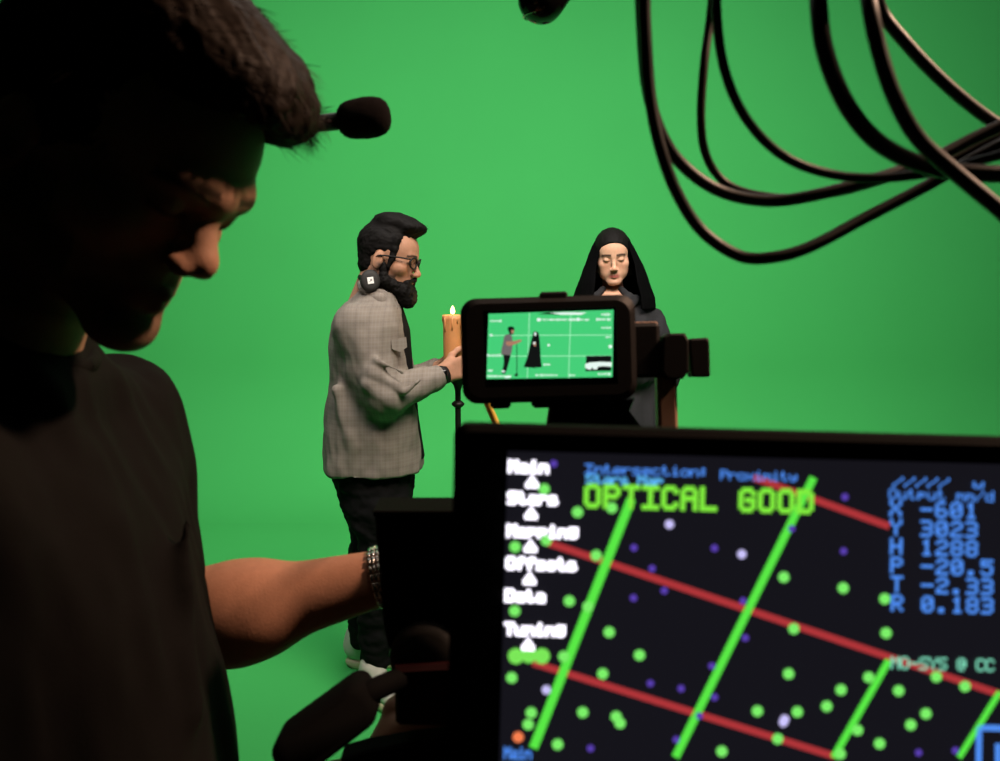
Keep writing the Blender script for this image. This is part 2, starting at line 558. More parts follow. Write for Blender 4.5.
def head_tint(V, base, lip, brow, beard=None, bamt=0.0, bw=0.0042):
    T = np.tile(np.array(base, np.float32), (len(V), 1))

    def mix(m, c):
        nonlocal T
        m = np.clip(m, 0, 1)[:, None]; T = T * (1 - m) + np.array(c) * m
    x, y, z = V.T
    # cheeks and nose a touch redder
    mix(0.35 * np.exp(-((np.abs(x) - 0.04) / 0.02) ** 2 - ((z + 0.03) / 0.022) ** 2) * (y < -0.02), np.array(base) * (1.08, 0.78, 0.72))
    mix(0.35 * np.exp(-(x / 0.016) ** 2 - ((z + 0.038) / 0.014) ** 2) * (y < -0.08), np.array(base) * (1.1, 0.76, 0.68))
    if beard is not None:
        lim = -0.045 - 0.03 * np.clip(np.abs(x) / 0.05, 0, 1) * (y < -0.045)
        lim = np.where((np.abs(x) > 0.05) & (y > -0.022), -0.012, lim)
        m = np.clip((lim - z) / 0.012, 0, 1) * np.clip((0.03 - y) / 0.02, 0, 1) * np.clip((z + 0.14) / 0.01, 0, 1)
        mix(m * bamt, beard)
    lipm = np.exp(-((z + 0.0735) / 0.0085) ** 4 - (x / 0.0235) ** 6) * (y < -0.074)
    mix(lipm, lip)
    by = 0.0205 - 0.30 * np.maximum(np.abs(x) - 0.038, 0) + 0.06 * np.minimum(np.abs(x) - 0.03, 0)
    mix(np.exp(-((z - by) / bw) ** 4) * (np.abs(x) > 0.011) * (np.abs(x) < 0.052) * (y < -0.045) * 0.92, brow)
    # lash line where the lowered lids meet the lower lid
    lz = -0.0072 + 0.25 * np.abs(np.abs(x) - 0.031) ** 1.2
    mix(np.exp(-((z - lz) / 0.0022) ** 2) * (np.abs(np.abs(x) - 0.031) < 0.0155) * (y < -0.072) * 0.95, np.array(brow) * 0.6)
    return T


def hand_prims(curl, thumb=(35, 25, 20), mirror=1, spread=4):
    """wrist at the origin, fingers along +x, palm towards -z, thumb on +y*mirror"""
    p = []
    ys = [0.030, 0.010, -0.011, -0.030]; ln = [(0.044, 0.026, 0.021), (0.049, 0.030, 0.022), (0.045, 0.028, 0.021), (0.035, 0.021, 0.018)]; kx = [0.090, 0.094, 0.089, 0.080]
    p += plus(Cp((-0.02, 0.010, 0), (0.02, 0.016, 0), 0.021, 0.019), Cp((-0.02, -0.010, 0), (0.02, -0.016, 0), 0.021, 0.018), k=0.02)
    for i in range(4):
        p += plus(Cp((0.015, ys[i] * 0.65 * mirror, 0), (kx[i], ys[i] * mirror, 0.004), 0.0145, 0.0115), k=0.014)
    p += plus(E((0.035, 0.026 * mirror, -0.008), (0.030, 0.016, 0.014), (0, 0, 30 * mirror)), k=0.012)
    for i in range(4):
        c = np.array((kx[i], ys[i] * mirror, 0.003)); a = 0; r = 0.0098 if i < 3 else 0.0085
        sp = math.radians(spread * (1.5 - i)) * mirror
        for j in range(3):
            a += math.radians(curl[j])
            d = np.array((math.cos(a) * math.cos(sp), math.cos(a) * math.sin(sp), -math.sin(a))) * ln[i][j]
            p += plus(Cp(c, c + d, r, r * 0.92), k=0.0035); c = c + d; r *= 0.92
    c = np.array((0.028, 0.030 * mirror, -0.008)); a = math.radians(thumb[0]); dn = math.radians(thumb[1]); r = 0.0125
    for j, L in enumerate((0.036, 0.030, 0.024)):
        d = np.array((math.cos(a) * math.cos(dn), mirror * math.sin(a) * math.cos(dn), -math.sin(dn))) * L
        p += plus(Cp(c, c + d, r, r * 0.88), k=0.008); c = c + d; r *= 0.88; a -= math.radians(thumb[2]); dn += math.radians(8)
    return p


def hand_at(wrist, xdir, palm, curl, thumb=(35, 25, 20), mirror=1, h=0.0024):
    V, Q = surface(hand_prims(curl, thumb, mirror), h)
    V = relax(V, Q, 1, 0.4)
    x = Vector(xdir).normalized(); z = -Vector(palm); z = (z - x * z.dot(x)).normalized(); y = z.cross(x)
    m = Matrix((x, y, z)).transposed().to_4x4(); m.translation = Vector(wrist)
    return posed(V, m), Q


def pose(yaw, pitch, roll, loc):
    m = Matrix.Rotation(math.radians(yaw), 4, 'Z') @ Matrix.Rotation(math.radians(pitch), 4, 'X') @ Matrix.Rotation(math.radians(roll), 4, 'Y')
    m.translation = Vector(loc); return m


def strands(V, N, dirf, count, length, width, seed, lift=0.3, segs=4, pick=None):
    """thin tapered hair ribbons that follow the hair surface"""
    rng = np.random.default_rng(seed); ids = np.arange(len(V)) if pick is None else np.flatnonzero(pick)
    v, f = [], []
    for i in rng.choice(ids, count):
        p = Vector(V[i]); n = Vector(N[i]); d = Vector(dirf(V[i])) + Vector(rng.normal(0, 0.12, 3))
        d = (d - n * d.dot(n)).normalized(); s = d.cross(n).normalized()
        L = length * rng.uniform(0.5, 1.3); p = p - n * 0.002
        base = len(v); cur = p.copy(); dd = d + n * lift * rng.uniform(0.1, 1.0)
        for k in range(segs + 1):
            wd = width * (1 - k / segs) + 0.00008
            v += [cur - s * wd, cur + s * wd]
            cur = cur + dd.normalized() * (L / segs); dd = dd - n * (lift * 0.55) + d * 0.1
        for k in range(segs):
            f.append((base + 2 * k, base + 2 * k + 1, base + 2 * k + 3, base + 2 * k + 2))
    return np.array([tuple(a) for a in v]), np.array(f)


# ------------------------------------------------------------------ the operator at the camera
def operator():
    root = empty('person', (-0.39, 0.8, 0))
    inv = Matrix.Translation((0.39, -0.8, 0))
    base = (0.36, 0.205, 0.135)
    HM = pose(70, 32, 6, (-0.306, 0.740, 1.599)) @ Matrix.Scale(1.08, 4)
    nk = HM.inverted() @ Vector((-0.470, 0.80, 1.37))
    hp = head_prims('man', True, 0.006)
    hp += plus(Cp((-0.030, -0.082, 0.019), (-0.006, -0.088, 0.016), 0.010, 0.011), Cp((0.032, -0.084, 0.019), (0.006, -0.088, 0.016), 0.011, 0.011), E((0, -0.072, -0.106), (0.026, 0.020, 0.017)), k=0.014)
    hp += plus(Cp((0, -0.084, -0.002), (0, -0.098, -0.028), 0.0095, 0.0112), k=0.010)
    hp += plus(Cp((0, 0.045, -0.045), nk, 0.054, 0.062), k=0.03)
    V, Q = surface(hp, 0.0026)
    T = head_tint(V, base, (0.33, 0.13, 0.10), (0.03, 0.018, 0.012), np.array(base) * (0.34, 0.34, 0.36), 0.8)
    head = (posed(V, HM), Q)
    parts = [head]; tints = [T]
    # left arm that reaches to the camera
    sh, el, wr = Vector((-0.415, 0.975, 1.350)), Vector((-0.405, 1.00, 1.088)), at(387, 576, 1.0)
    fa = at(245, 603, 1.0)
    d = (wr - el)
    A, AQ = surface(plus(Cp(sh, el, 0.052, 0.046), k=0) + plus(Cp(el, el + d * 0.45, 0.049, 0.049), Cp(el + d * 0.40, wr, 0.049, 0.031), E(tuple(el + d * 0.33 + Vector((0, 0, 0.004))), (0.07, 0.050, 0.051), (0, -12, 0)), k=0.03), 0.004)
    A = relax(A, AQ, 2)
    parts.append((A, AQ)); tints.append(np.tile(np.array(base) * (1.15, 1.0, 0.95), (len(A), 1)))
    hv = hand_at(wr - d.normalized() * 0.004, d.normalized() + Vector((0, 0, -0.05)), (0.1, -1, 0), (45, 55, 35), mirror=-1)
    parts.append(hv); tints.append(np.tile(np.array(base), (len(hv[0]), 1)))
    # right arm, low and close, its fingers under the red box
    sh2, el2 = Vector((-0.42, 0.625, 1.325)), Vector((-0.40, 0.56, 1.06)); wr2 = at(378, 782, 0.93)
    A2, Q2 = surface(plus(Cp(sh2, el2, 0.052, 0.046), Cp(el2, (el2 * 0.6 + wr2 * 0.4), 0.047, 0.048), Cp(el2 * 0.6 + wr2 * 0.4, wr2, 0.048, 0.031), k=0.03), 0.005)
    parts.append((A2, Q2)); tints.append(np.tile(np.array(base), (len(A2), 1)))
    hv = hand_at(wr2 + Vector((-.002, 0, 0)), at(450, 728, 0.93) - wr2, (0.0, 1, -0.3), (18, 25, 20), mirror=1)
    parts.append(hv); tints.append(np.tile(np.array(base), (len(hv[0]), 1)))
    Vb, Qb = joinq(*parts)
    npmesh('body', posed(Vb, inv), Qb, M['skin'], root, np.concatenate(tints))

    # hair: short sides, swept quiff over the brow
    hr = plus(E((0, 0.022, 0.034), (0.083, 0.104, 0.092)), k=0)
    hr += plus(E((0.005, -0.040, 0.100), (0.066, 0.058, 0.036), (12, 0, 0)), E((0.008, -0.080, 0.094), (0.052, 0.032, 0.026), (22, 0, 0)), E((0.0, 0.02, 0.10), (0.072, 0.085, 0.045)), k=0.03)
    hr += minus(E((0, -0.088, 0.005), (0.066, 0.060, 0.074)), k=0.012)
    hr += minus(E((0, -0.045, -0.055), (0.12, 0.075, 0.070)), E((0, 0.03, -0.13), (0.13, 0.15, 0.08)), k=0.01)
    H, HQ = surface(hr, 0.003)
    H = relax(H, HQ, 1)
    H = wrinkle(H, HQ, 0.0035, 60, 3.0, (1.8, 0.25, 0.8))
    N = normals(H, HQ)

    def comb(p):
        if p[1] < -0.06:
            return (0.5, -0.8, -0.35 if p[1] < -0.095 else 0.1)
        return (0.25, -1.0, 0.5) if p[2] > 0.06 else (0, 0.5, -1)
    sv, sf = strands(H, N, comb, 5000, 0.026, 0.00045, 5, 0.02, 4, H[:, 2] > 0.02)
    V2, Q2 = joinq((H, HQ), (sv, sf))
    npmesh('hair', posed(posed(V2, HM), inv), Q2, M['hair_brown'], root)

    # black T-shirt
    secs = [(0.93, -0.405, 0.80, 0.140, 0.185), (1.02, -0.405, 0.80, 0.142, 0.18), (1.10, -0.408, 0.80, 0.138, 0.178), (1.22, -0.419, 0.80, 0.128, 0.188),
            (1.30, -0.433, 0.80, 0.118, 0.190), (1.375, -0.448, 0.80, 0.098, 0.165), (1.41, -0.437, 0.80, 0.082, 0.115), (1.435, -0.44, 0.80, 0.072, 0.085), (1.475, -0.445, 0.80, 0.066, 0.074)]
    tp = plus(Loft(secs, 2.3), k=0)
    for s, e, S in ((sh, el, 1), (sh2, el2, -1)):
        tp += plus(Cp(s + Vector((0, 0, -0.005)), s.lerp(e, 0.72), 0.068, 0.066), k=0.05)
    tp += minus(E((-0.435, 0.795, 1.520), (0.064, 0.066, 0.070)), k=0.01)
    tp += plus(Cp((-0.275, 0.76, 1.12), (-0.285, 0.80, 1.28), 0.007, 0.004), k=0.03)
    S_, SQ = surface(tp, 0.0055)
    S_ = relax(S_, SQ, 2); S_ = wrinkle(S_, SQ, 0.010, 8, 1.0, (1, 1.3, 0.45))
    npmesh('t_shirt', posed(S_, inv), SQ, M['tee'], root)
    # ribbed collar
    ring = []
    for k in range(33):
        a = 2 * math.pi * k / 32
        ring.append(Vector((-0.437 + 0.068 * math.cos(a), 0.797 + 0.070 * math.sin(a), 1.450 - 0.028 * math.cos(a) + 0.002 * math.sin(a))))
    cv = tube(ring, 0.008, 8, False); mesh('collar', [inv @ p for p in cv[0]], cv[1], M['tee'], root)
    # trousers and shoes below the frame
    lp = plus(Loft([(0.80, -0.39, 0.80, 0.125, 0.175), (0.90, -0.388, 0.80, 0.134, 0.18), (0.96, -0.386, 0.80, 0.132, 0.176)], 2.3), k=0)
    for y in (0.70, 0.90):
        lp += plus(Cp((-0.39, y, 0.86), (-0.38, y, 0.48), 0.088, 0.068), Cp((-0.38, y, 0.48), (-0.41, y, 0.09), 0.068, 0.055), k=0.05)
    L_, LQ = surface(lp, 0.010); npmesh('trousers', posed(L_, inv), LQ, M['trousers'], root)
    for y in (0.70, 0.90):
        s, q = surface(plus(E((-0.40, y, 0.055), (0.06, 0.045, 0.055)), E((-0.30, y, 0.035), (0.115, 0.046, 0.040)), k=0.03) + minus(Bx((-0.35, y, -0.05), (0.3, 0.2, 0.05), 0.001), k=0.002), 0.006)
        npmesh('shoe', posed(s, inv), q, M['matte'], root)
    # metal bracelet of the watch on the left wrist
    ax = d.normalized(); c = wr - ax * 0.006
    n1 = ax.orthogonal().normalized(); n2 = ax.cross(n1)
    br = empty_child = None
    links = []
    for k in range(22):
        a = 2 * math.pi * k / 22; rr = 0.0345
        o = n1 * math.cos(a) + n2 * math.sin(a); tdir = (-n1 * math.sin(a) + n2 * math.cos(a))
        m = Matrix((ax, tdir, o)).transposed().to_4x4(); m.translation = c + o * rr
        for j, w_ in ((-1, 0.0040), (0, 0.0050), (1, 0.0040)):
            links.append(xf(box((j * 0.0047, 0, 0), (0.0042, 0.0082, w_ * 0.9), 0.0009), m))
    mv = merge(*links); b = mesh('watch_bracelet', [inv @ p for p in mv[0]], mv[1], M['steel'], root)
    b['label'] = 'silver link watch bracelet'
    tag(root, 'man with brown quiff and black T-shirt bending his head at the camera rig', 'person')


operator()


# ------------------------------------------------------------------ the bearded man with the candle
MY = 3.2


def bearded_man():
    o0 = at(372, 700, MY); root = empty('person', (o0.x, MY, 0)); inv = Matrix.Translation((-o0.x, -MY, 0))
    base = (0.36, 0.185, 0.115)
    hc = at(390, 259, MY); HM = pose(80, 9, 3, hc) @ Matrix.Scale(1.03, 4)
    V, Q = surface(head_prims('man') + plus(Cp((0, 0.035, -0.05), (0, 0.065, -0.19), 0.056, 0.062), k=0.03), 0.003)
    T = head_tint(V, base, (0.25, 0.10, 0.08), (0.01, 0.008, 0.007), (0.03, 0.02, 0.016), 0.95)
    parts = [(posed(V, HM), Q)]; tints = [T]
    wrR, wrL = at(445, 374, MY - 0.055), at(445, 368, MY + 0.115)
    for wrist, mir, pl in ((wrR, 1, (0.35, 1, 0.1)), (wrL, -1, (0.35, -1, 0.1))):
        hv = hand_at(wrist + Vector((-0.012, 0, 0)), (1, 0.06 * mir, 0.32), pl, (30, 45, 30), (38, 20, 15), mirror=mir, h=0.003)
        parts.append(hv); tints.append(np.tile(np.array(base) * 1.08, (len(hv[0]), 1)))
        e_, s_ = at(386 if mir > 0 else 398, 392, MY - 0.2 * mir), at(362, 335, MY - 0.15 * mir)
        A, AQ = surface(plus(Cp(e_, wrist, 0.042, 0.029), Cp(s_, e_, 0.045, 0.042), Cp(s_, at(376, 312, MY), 0.03, 0.04), k=0.01), 0.007)
        parts.append((A, AQ)); tints.append(np.tile(np.array(base), (len(A), 1)))
    Vb, Qb = joinq(*parts)
    npmesh('body', posed(Vb, inv), Qb, M['skin'], root, np.concatenate(tints))

    # hair
    hr = plus(E((0, 0.020, 0.045), (0.080, 0.102, 0.088)), k=0)
    hr += plus(E((0, -0.060, 0.112), (0.058, 0.052, 0.027), (-6, 0, 0)), E((0, 0.0, 0.125), (0.064, 0.075, 0.034)), k=0.02)
    hr += minus(E((0, -0.098, 0.012), (0.075, 0.060, 0.068)), k=0.008)
    hr += minus(Bx((0, -0.105, -0.05), (0.12, 0.075, 0.075), 0.01), E((0.082, 0.016, -0.014), (0.03, 0.024, 0.036)), E((-0.082, 0.016, -0.014), (0.03, 0.024, 0.036)), Bx((0, -0.04, -0.085), (0.12, 0.075, 0.045), 0.02), Bx((0, 0.03, -0.105), (0.12, 0.13, 0.045), 0.02), k=0.008)
    for s in (-1, 1):
        hr += plus(Cp((s * 0.066, -0.034, 0.066), (s * 0.0685, -0.030, 0.004), 0.013, 0.009), Cp((s * 0.0685, -0.030, 0.004), (s * 0.069, -0.018, -0.03), 0.009, 0.007), k=0.012)
    hr += plus(E((0, 0.062, -0.018), (0.060, 0.045, 0.058)), k=0.02)
    H, HQ = surface(hr, 0.0035); H = relax(H, HQ, 2); H = wrinkle(H, HQ, 0.003, 55, 7.0, (1.6, 0.4, 0.8)); N = normals(H, HQ)
    sv, sf = strands(H, N, lambda p: (0.1, -1, 0.4) if p[2] > 0.08 else (0, 0.5, -1), 900, 0.022, 0.0007, 2, 0.15, 3, H[:, 2] > 0.04)
    V2, Q2 = joinq((H, HQ), (sv, sf)); npmesh('hair', posed(posed(V2, HM), inv), Q2, M['hair_black'], root)
    # beard
    b = plus(E((0, -0.070, -0.108), (0.040, 0.036, 0.042), (-10, 0, 0)), k=0)
    for s in (-1, 1):
        b += plus(Cp((s * 0.066, 0.0, -0.020), (s * 0.060, -0.008, -0.075), 0.010, 0.018), Cp((s * 0.060, -0.010, -0.075), (s * 0.025, -0.066, -0.100), 0.019, 0.026), Cp((0, -0.0985, -0.0560), (s * 0.031, -0.082, -0.070), 0.0055, 0.006), Cp((s * 0.031, -0.082, -0.070), (s * 0.022, -0.080, -0.095), 0.007, 0.016), k=0.014)
    b += plus(E((0, -0.084, -0.128), (0.032, 0.029, 0.028)), E((0, -0.088, -0.100), (0.026, 0.014, 0.014)), k=0.02)
    B_, BQ = surface(b, 0.003); B_ = wrinkle(B_, BQ, 0.003, 80, 2.0)
    npmesh('beard', posed(posed(B_, HM), inv), BQ, M['hair_black'], root)
    # glasses
    g = []
    for s in (-1, 1):
        rim = [Vector((s * 0.033 + 0.025 * math.cos(a) * (1 + 0.10 * math.sin(a)), -0.098 + 0.010 * abs(math.cos(a)) * (1 if s * math.cos(a) > 0 else 0), -0.004 + 0.0185 * math.sin(a))) for a in [2 * math.pi * k / 24 for k in range(25)]]
        g.append(tube(rim, 0.0034, 6, False))
        g.append(tube(smooth_path([(s * 0.058, -0.088, 0.008), (s * 0.075, -0.05, 0.008), (s * 0.081, 0.0, 0.006), (s * 0.084, 0.022, 0.0), (s * 0.082, 0.034, -0.018)], 4), 0.0027, 6))
    g.append(tube([(-0.009, -0.104, 0.002), (0, -0.108, 0.004), (0.009, -0.104, 0.002)], 0.0022, 6))
    gv = merge(*g); go = mesh('glasses', [inv @ (HM @ p) for p in gv[0]], gv[1], M['plastic'], root); go['label'] = 'black rimmed glasses'

    # checked overshirt: body, sleeves, collar, pocket flap, placket
    def q(px, py, dy=0.0):
        return at(px, py, MY + dy)
    def sec(py, x0, x1, ry):
        a, c = q(x0, py), q(x1, py); return (a.z, (a.x + c.x) / 2, MY, (c.x - a.x) / 2, ry)
    secs = [sec(468, 325, 423, 0.20), (sec(440, 324, 421, 0.20)), sec(410, 327, 417, 0.195), sec(380, 331, 413, 0.19), sec(350, 331, 409, 0.20), sec(325, 334, 406, 0.205), sec(310, 341, 402, 0.17), sec(299, 352, 399, 0.11), sec(288, 360, 396, 0.08)]
    jp = plus(Loft(secs, 2.4), k=0)
    shR, shL = q(357, 327, -0.165), q(365, 325, 0.165)
    elR, elL = q(386, 396, -0.20), q(398, 388, 0.20)
    for s, e, wv in ((shR, elR, wrR), (shL, elL, wrL)):
        dv = (wv - e).normalized()
        jp += plus(Cp(s, e, 0.077, 0.064), k=0.045) + plus(Cp(e, wv - dv * 0.05, 0.067, 0.048), k=0.025)
    # folds at the elbow and under the arm
    for a0, a1, r0 in (((372, 372), (398, 386), 0.014), ((368, 385), (392, 402), 0.014), ((378, 360), (402, 372), 0.010), ((405, 392), (420, 380), 0.009)):
        jp += plus(Cp(q(*a0, -0.262), q(*a1, -0.258), r0, r0 * 0.6), k=0.03)
    for a0, a1 in (((336, 390), (352, 445)), ((350, 372), (372, 410))):
        jp += plus(Cp(q(*a0, -0.185), q(*a1, -0.185), 0.012, 0.006), k=0.04)
    jp += minus(Bx((q(440, 380).x, MY + 0.02, q(440, 380).z), (0.055, 0.055, 0.5), 0.02), E(q(392, 283), (0.075, 0.075, 0.05)), k=0.01)
    J, JQ = surface(jp, 0.0062); J = relax(J, JQ, 1); J = wrinkle(J, JQ, 0.010, 9, 4.0, (1, 1, 0.6))
    jk = npmesh('overshirt', posed(J, inv), JQ, M['check'], root); jk['label'] = 'grey brown checked overshirt with rolled cuffs'
    for s in (-1, 1):
        cp = plus(Cp(q(361, 284, s * 0.05), q(380, 298, s * 0.088), 0.014, 0.013), Cp(q(380, 298, s * 0.088), q(396, 308, s * 0.06), 0.013, 0.008), Cp(q(362, 289, s * 0.07), q(388, 311, s * 0.10), 0.012, 0.009), k=0.02)
        c_, cq = surface(cp, 0.005); npmesh('shirt_collar', posed(c_, inv), cq, M['check'], root)
    fl = [inv @ p for p in [q(391, 340, -0.180), q(406, 337, -0.135), q(407, 347, -0.137), q(400, 352, -0.160), q(392, 349, -0.184)]]
    nrm = Vector((0.25, -1, 0)).normalized() * 0.003
    v_ = fl + [p + nrm for p in fl]
    mesh('pocket_flap', v_, [(9, 8, 7, 6, 5), (0, 1, 2, 3, 4)] + [(i, (i + 1) % 5, 5 + (i + 1) % 5, 5 + i) for i in range(5)], M['check'], root, smooth=False)
    # black tee in the open front
    t_, tq = surface(plus(Loft([sec(458, 350, 425, 0.11), sec(420, 350, 419, 0.11), sec(370, 350, 413, 0.11), sec(330, 350, 410, 0.11), sec(305, 352, 402, 0.09), sec(295, 362, 397, 0.065)], 2.2), k=0), 0.007)
    npmesh('t_shirt', posed(t_, inv), tq, M['black_cloth'], root)
    # trousers
    def legpt(px, py, dy):
        return q(px, py, dy)
    lp = plus(Loft([sec(522, 352, 408, 0.16), sec(500, 342, 410, 0.17), sec(475, 334, 413, 0.175), sec(462, 334, 413, 0.175)], 2.3), k=0)
    for hip, kn, an in ((q(383, 505, -0.09), q(378, 590, -0.12), q(376, 655, -0.11)), (q(376, 505, 0.09), q(366, 590, 0.10), q(364, 634, 0.12))):
        lp += plus(Cp(hip, kn, 0.094, 0.070), Cp(kn, an, 0.070, 0.060), k=0.04)
    L_, LQ = surface(lp, 0.008); L_ = relax(L_, LQ, 1); L_ = wrinkle(L_, LQ, 0.010, 13, 9.0, (1, 1, 1.6))
    npmesh('trousers', posed(L_, inv), LQ, M['trousers'], root)
    # trainers
    for hx, hy, yaw in ((q(366, 705, -0.10).x, MY - 0.10, -42), (q(347, 680, 0.13).x, MY + 0.16, 5)):
        R_ = Matrix.Translation((hx, hy, 0)) @ Matrix.Rotation(math.radians(yaw), 4, 'Z')
        up = plus(E((0.045, 0, 0.085), (0.055, 0.042, 0.065)), E((0.12, 0, 0.050), (0.10, 0.045, 0.042)), Cp((0.03, 0, 0.08), (0.04, 0, 0.13), 0.04, 0.042), E((0.19, 0, 0.042), (0.06, 0.048, 0.032)), k=0.03) + minus(Bx((0.1, 0, -0.02), (0.4, 0.2, 0.048), 0.001), E((0.04, 0, 0.175), (0.034, 0.032, 0.05)), k=0.004)
        s, qd = surface(up, 0.005); sh = npmesh('shoe', posed(posed(s, R_), inv), qd, M['shoe'], root); sh['label'] = 'white trainer'
        so = plus(E((0.05, 0, 0.018), (0.060, 0.046, 0.03)), E((0.17, 0, 0.018), (0.085, 0.052, 0.03)), Bx((0.10, 0, 0.018), (0.08, 0.043, 0.018), 0.012), k=0.02) + minus(Bx((0.1, 0, -0.05), (0.4, 0.2, 0.05), 0.001), Bx((0.1, 0, 0.09), (0.4, 0.2, 0.056), 0.001), k=0.003)
        s, qd = surface(so, 0.005); npmesh('sole', posed(s, R_), qd, M['sole'], sh).matrix_parent_inverse = Matrix.Identity(4)
        sh.children[0].data.transform(inv)
        lc = []
        for k in range(5):
            x = 0.085 + 0.018 * k; z = 0.118 - 0.011 * k
            lc.append(tube(smooth_path([(x - 0.004, -0.030, z - 0.02), (x, 0, z), (x - 0.004, 0.030, z - 0.02)], 4), 0.0035, 5))
        lv = merge(*lc); mesh('laces', [inv @ (R_ @ p) for p in lv[0]], lv[1], M['white'], sh)
    # watch
    d = (wrR - elR).normalized(); c = wrR - d * 0.012
    wv = lathe([(0.031, -0.013), (0.0345, -0.013), (0.0345, 0.013), (0.031, 0.013)], 24, axis_mtx(c, c + d))
    wo = mesh('watch', [inv @ p for p in wv[0]], wv[1], M['plastic'], root)
    wv = box((0, 0, 0), (0.04, 0.012, 0.034), 0.004); mesh('watch_case', [inv @ (p + c + Vector((0, -0.036, 0.006))) for p in wv[0]], wv[1], M['gloss'], wo)
    tag(root, 'bearded man in a grey checked overshirt and glasses holding a lit candle', 'person')
    return HM


HM2 = bearded_man()


def headphones():
    """worn round the neck"""
    cR, cL = at(370, 281, MY - 0.085), at(402, 289, MY + 0.085)
    c0 = at(383, 292, MY)
    root = empty('headphones', c0); inv = Matrix.Translation(-c0)
    back = at(361, 277, MY)
    band = smooth_path([cR + Vector((-.012, 0, .01)), cR.lerp(back, 0.6) + Vector((0, -0.035, 0.0)), back, cL.lerp(back, 0.6) + Vector((0, 0.035, 0)), cL + Vector((-.012, 0, .01))], 8)
    v = tube(band, 0.009, 8); mesh('headband', [inv @ p for p in v[0]], v[1], M['plastic'], root)
    for c, s in ((cR, -1), (cL, 1)):
        a = Vector((0.25 * 1, s, 0.1)).normalized()
        m = axis_mtx(c, c + a) @ Matrix.Diagonal((1.0, 1.15, 1, 1))
        v = lathe([(0, -0.018), (0.026, -0.018), (0.033, -0.010), (0.034, 0.008), (0.028, 0.017), (0.02, 0.019), (0, 0.019)], 26, m)
        cup = mesh('ear_cup', [inv @ p for p in v[0]], v[1], M['plastic'] if s > 0 else M['grey_plastic'], root)
        if s < 0:
            m2 = axis_mtx(c + a * 0.0195, c + a * 0.03) @ Matrix.Rotation(math.radians(8), 4, 'Z')
            v = xf(box((0, 0, 0), (0.021, 0.023, 0.002), 0.0006), m2); bd = mesh('badge', [inv @ p for p in v[0]], v[1], M['white'], cup, smooth=False)
            v = merge(xf(tube([(-0.004, -0.004, 0.0015), (0.005, 0.005, 0.0015)], 0.0009, 5), m2), xf(tube([(-0.001, 0.005, 0.0015), (0.005, -0.001, 0.0015)], 0.0009, 5), m2))
            mesh('badge_mark', [inv @ p for p in v[0]], v[1], M['matte'], cup)
    tag(root, 'dark grey headphones resting round the neck of the bearded man', 'headphones')


headphones()


def candle_and_stand():
    top, bot = at(452, 315, MY + 0.03), at(453, 377, MY + 0.03)
    root = empty('candle', bot)
    H = top.z - bot.z; R_ = 0.0355
    prof = [(0, 0), (R_ * 0.9, 0), (R_ * 0.93, 0.004)] + [(R_ * (0.93 + 0.08 * t), H * t) for t in (0.2, 0.4, 0.6, 0.8, 0.93)] + [(R_ * 1.02, H), (R_ * 0.85, H - 0.001), (R_ * 0.7, H - 0.008), (0, H - 0.010)]
    v, f = lathe(prof, 40)
    v2 = []
    for p in v:   # runs of wax
        a = math.atan2(p.y, p.x); t = p.z / H
        k = 1 + 0.05 * math.sin(7 * a + 1) * max(0, t - 0.45) + 0.04 * math.sin(13 * a) * max(0, t - 0.6)
        v2.append(Vector((p.x * k, p.y * k, p.z)))
    mesh('wax', v2, f, M['wax'], root)
    dr = []
    for k in range(11):
        a = k * 2 * math.pi / 11 + random.uniform(-.2, .2); L = random.uniform(0.02, 0.06); r = R_ * 1.005
        dr.append(tube([(r * 1.0 * math.cos(a), r * 1.0 * math.sin(a), H - 0.001), (r * 1.01 * math.cos(a), r * 1.01 * math.sin(a), H - L * 0.6), (r * 0.98 * math.cos(a), r * .98 * math.sin(a), H - L)], [0.0022, 0.0022, 0.003], 7))
    mesh('wax_drips', *merge(*dr), M['wax'], root)
    mesh('wick', *tube([(0, 0, H - 0.012), (0, 0, H + 0.006)], 0.0012, 6), M['matte'], root)
    mesh('flame', *lathe([(0, H + 0.002), (0.006, H + 0.006), (0.0085, H + 0.013), (0.006, H + 0.022), (0.0025, H + 0.029), (0, H + 0.034)], 16), M['flame'], root)
    tag(root, 'thick amber candle with wax runs and a small flame in the bearded man\'s hands', 'candle')
    l = D.lights.new('candle_flame', 'POINT'); l.energy = 0.6; l.color = (1, 0.6, 0.28); l.shadow_soft_size = 0.01
    lo = D.objects.new('candle_flame', l); lo.location = (0, 0, H + 0.05); link(lo, root)
    b = at(458, 404, MY + 0.03)
    st = empty('candle_stand', (b.x, b.y, 0)); zt = bot.z
    pole = lathe([(0, 0.012), (0.0105, 0.012), (0.0105, zt - 0.05), (0.016, zt - 0.03), (0.034, zt - 0.008), (0.036, zt - 0.0005), (0, zt - 0.0005)], 20); mesh('pole', *pole, M['iron'], st)
    mesh('knob', *lathe([(0, b.z - 0.012), (0.014, b.z - 0.012), (0.023, b.z - 0.003), (0.023, b.z + 0.003), (0.014, b.z + 0.012), (0, b.z + 0.012)], 20), M['iron'], st)
    mesh('base', *lathe([(0, 0), (0.15, 0), (0.15, 0.008), (0.12, 0.014), (0.02, 0.022), (0, 0.022)], 32), M['iron'], st)
    tag(st, 'slim black iron floor stand with a ring under the candle', 'candle stand')


candle_and_stand()

# ------------------------------------------------------------------ the woman in the hooded cloak
WY = 4.05


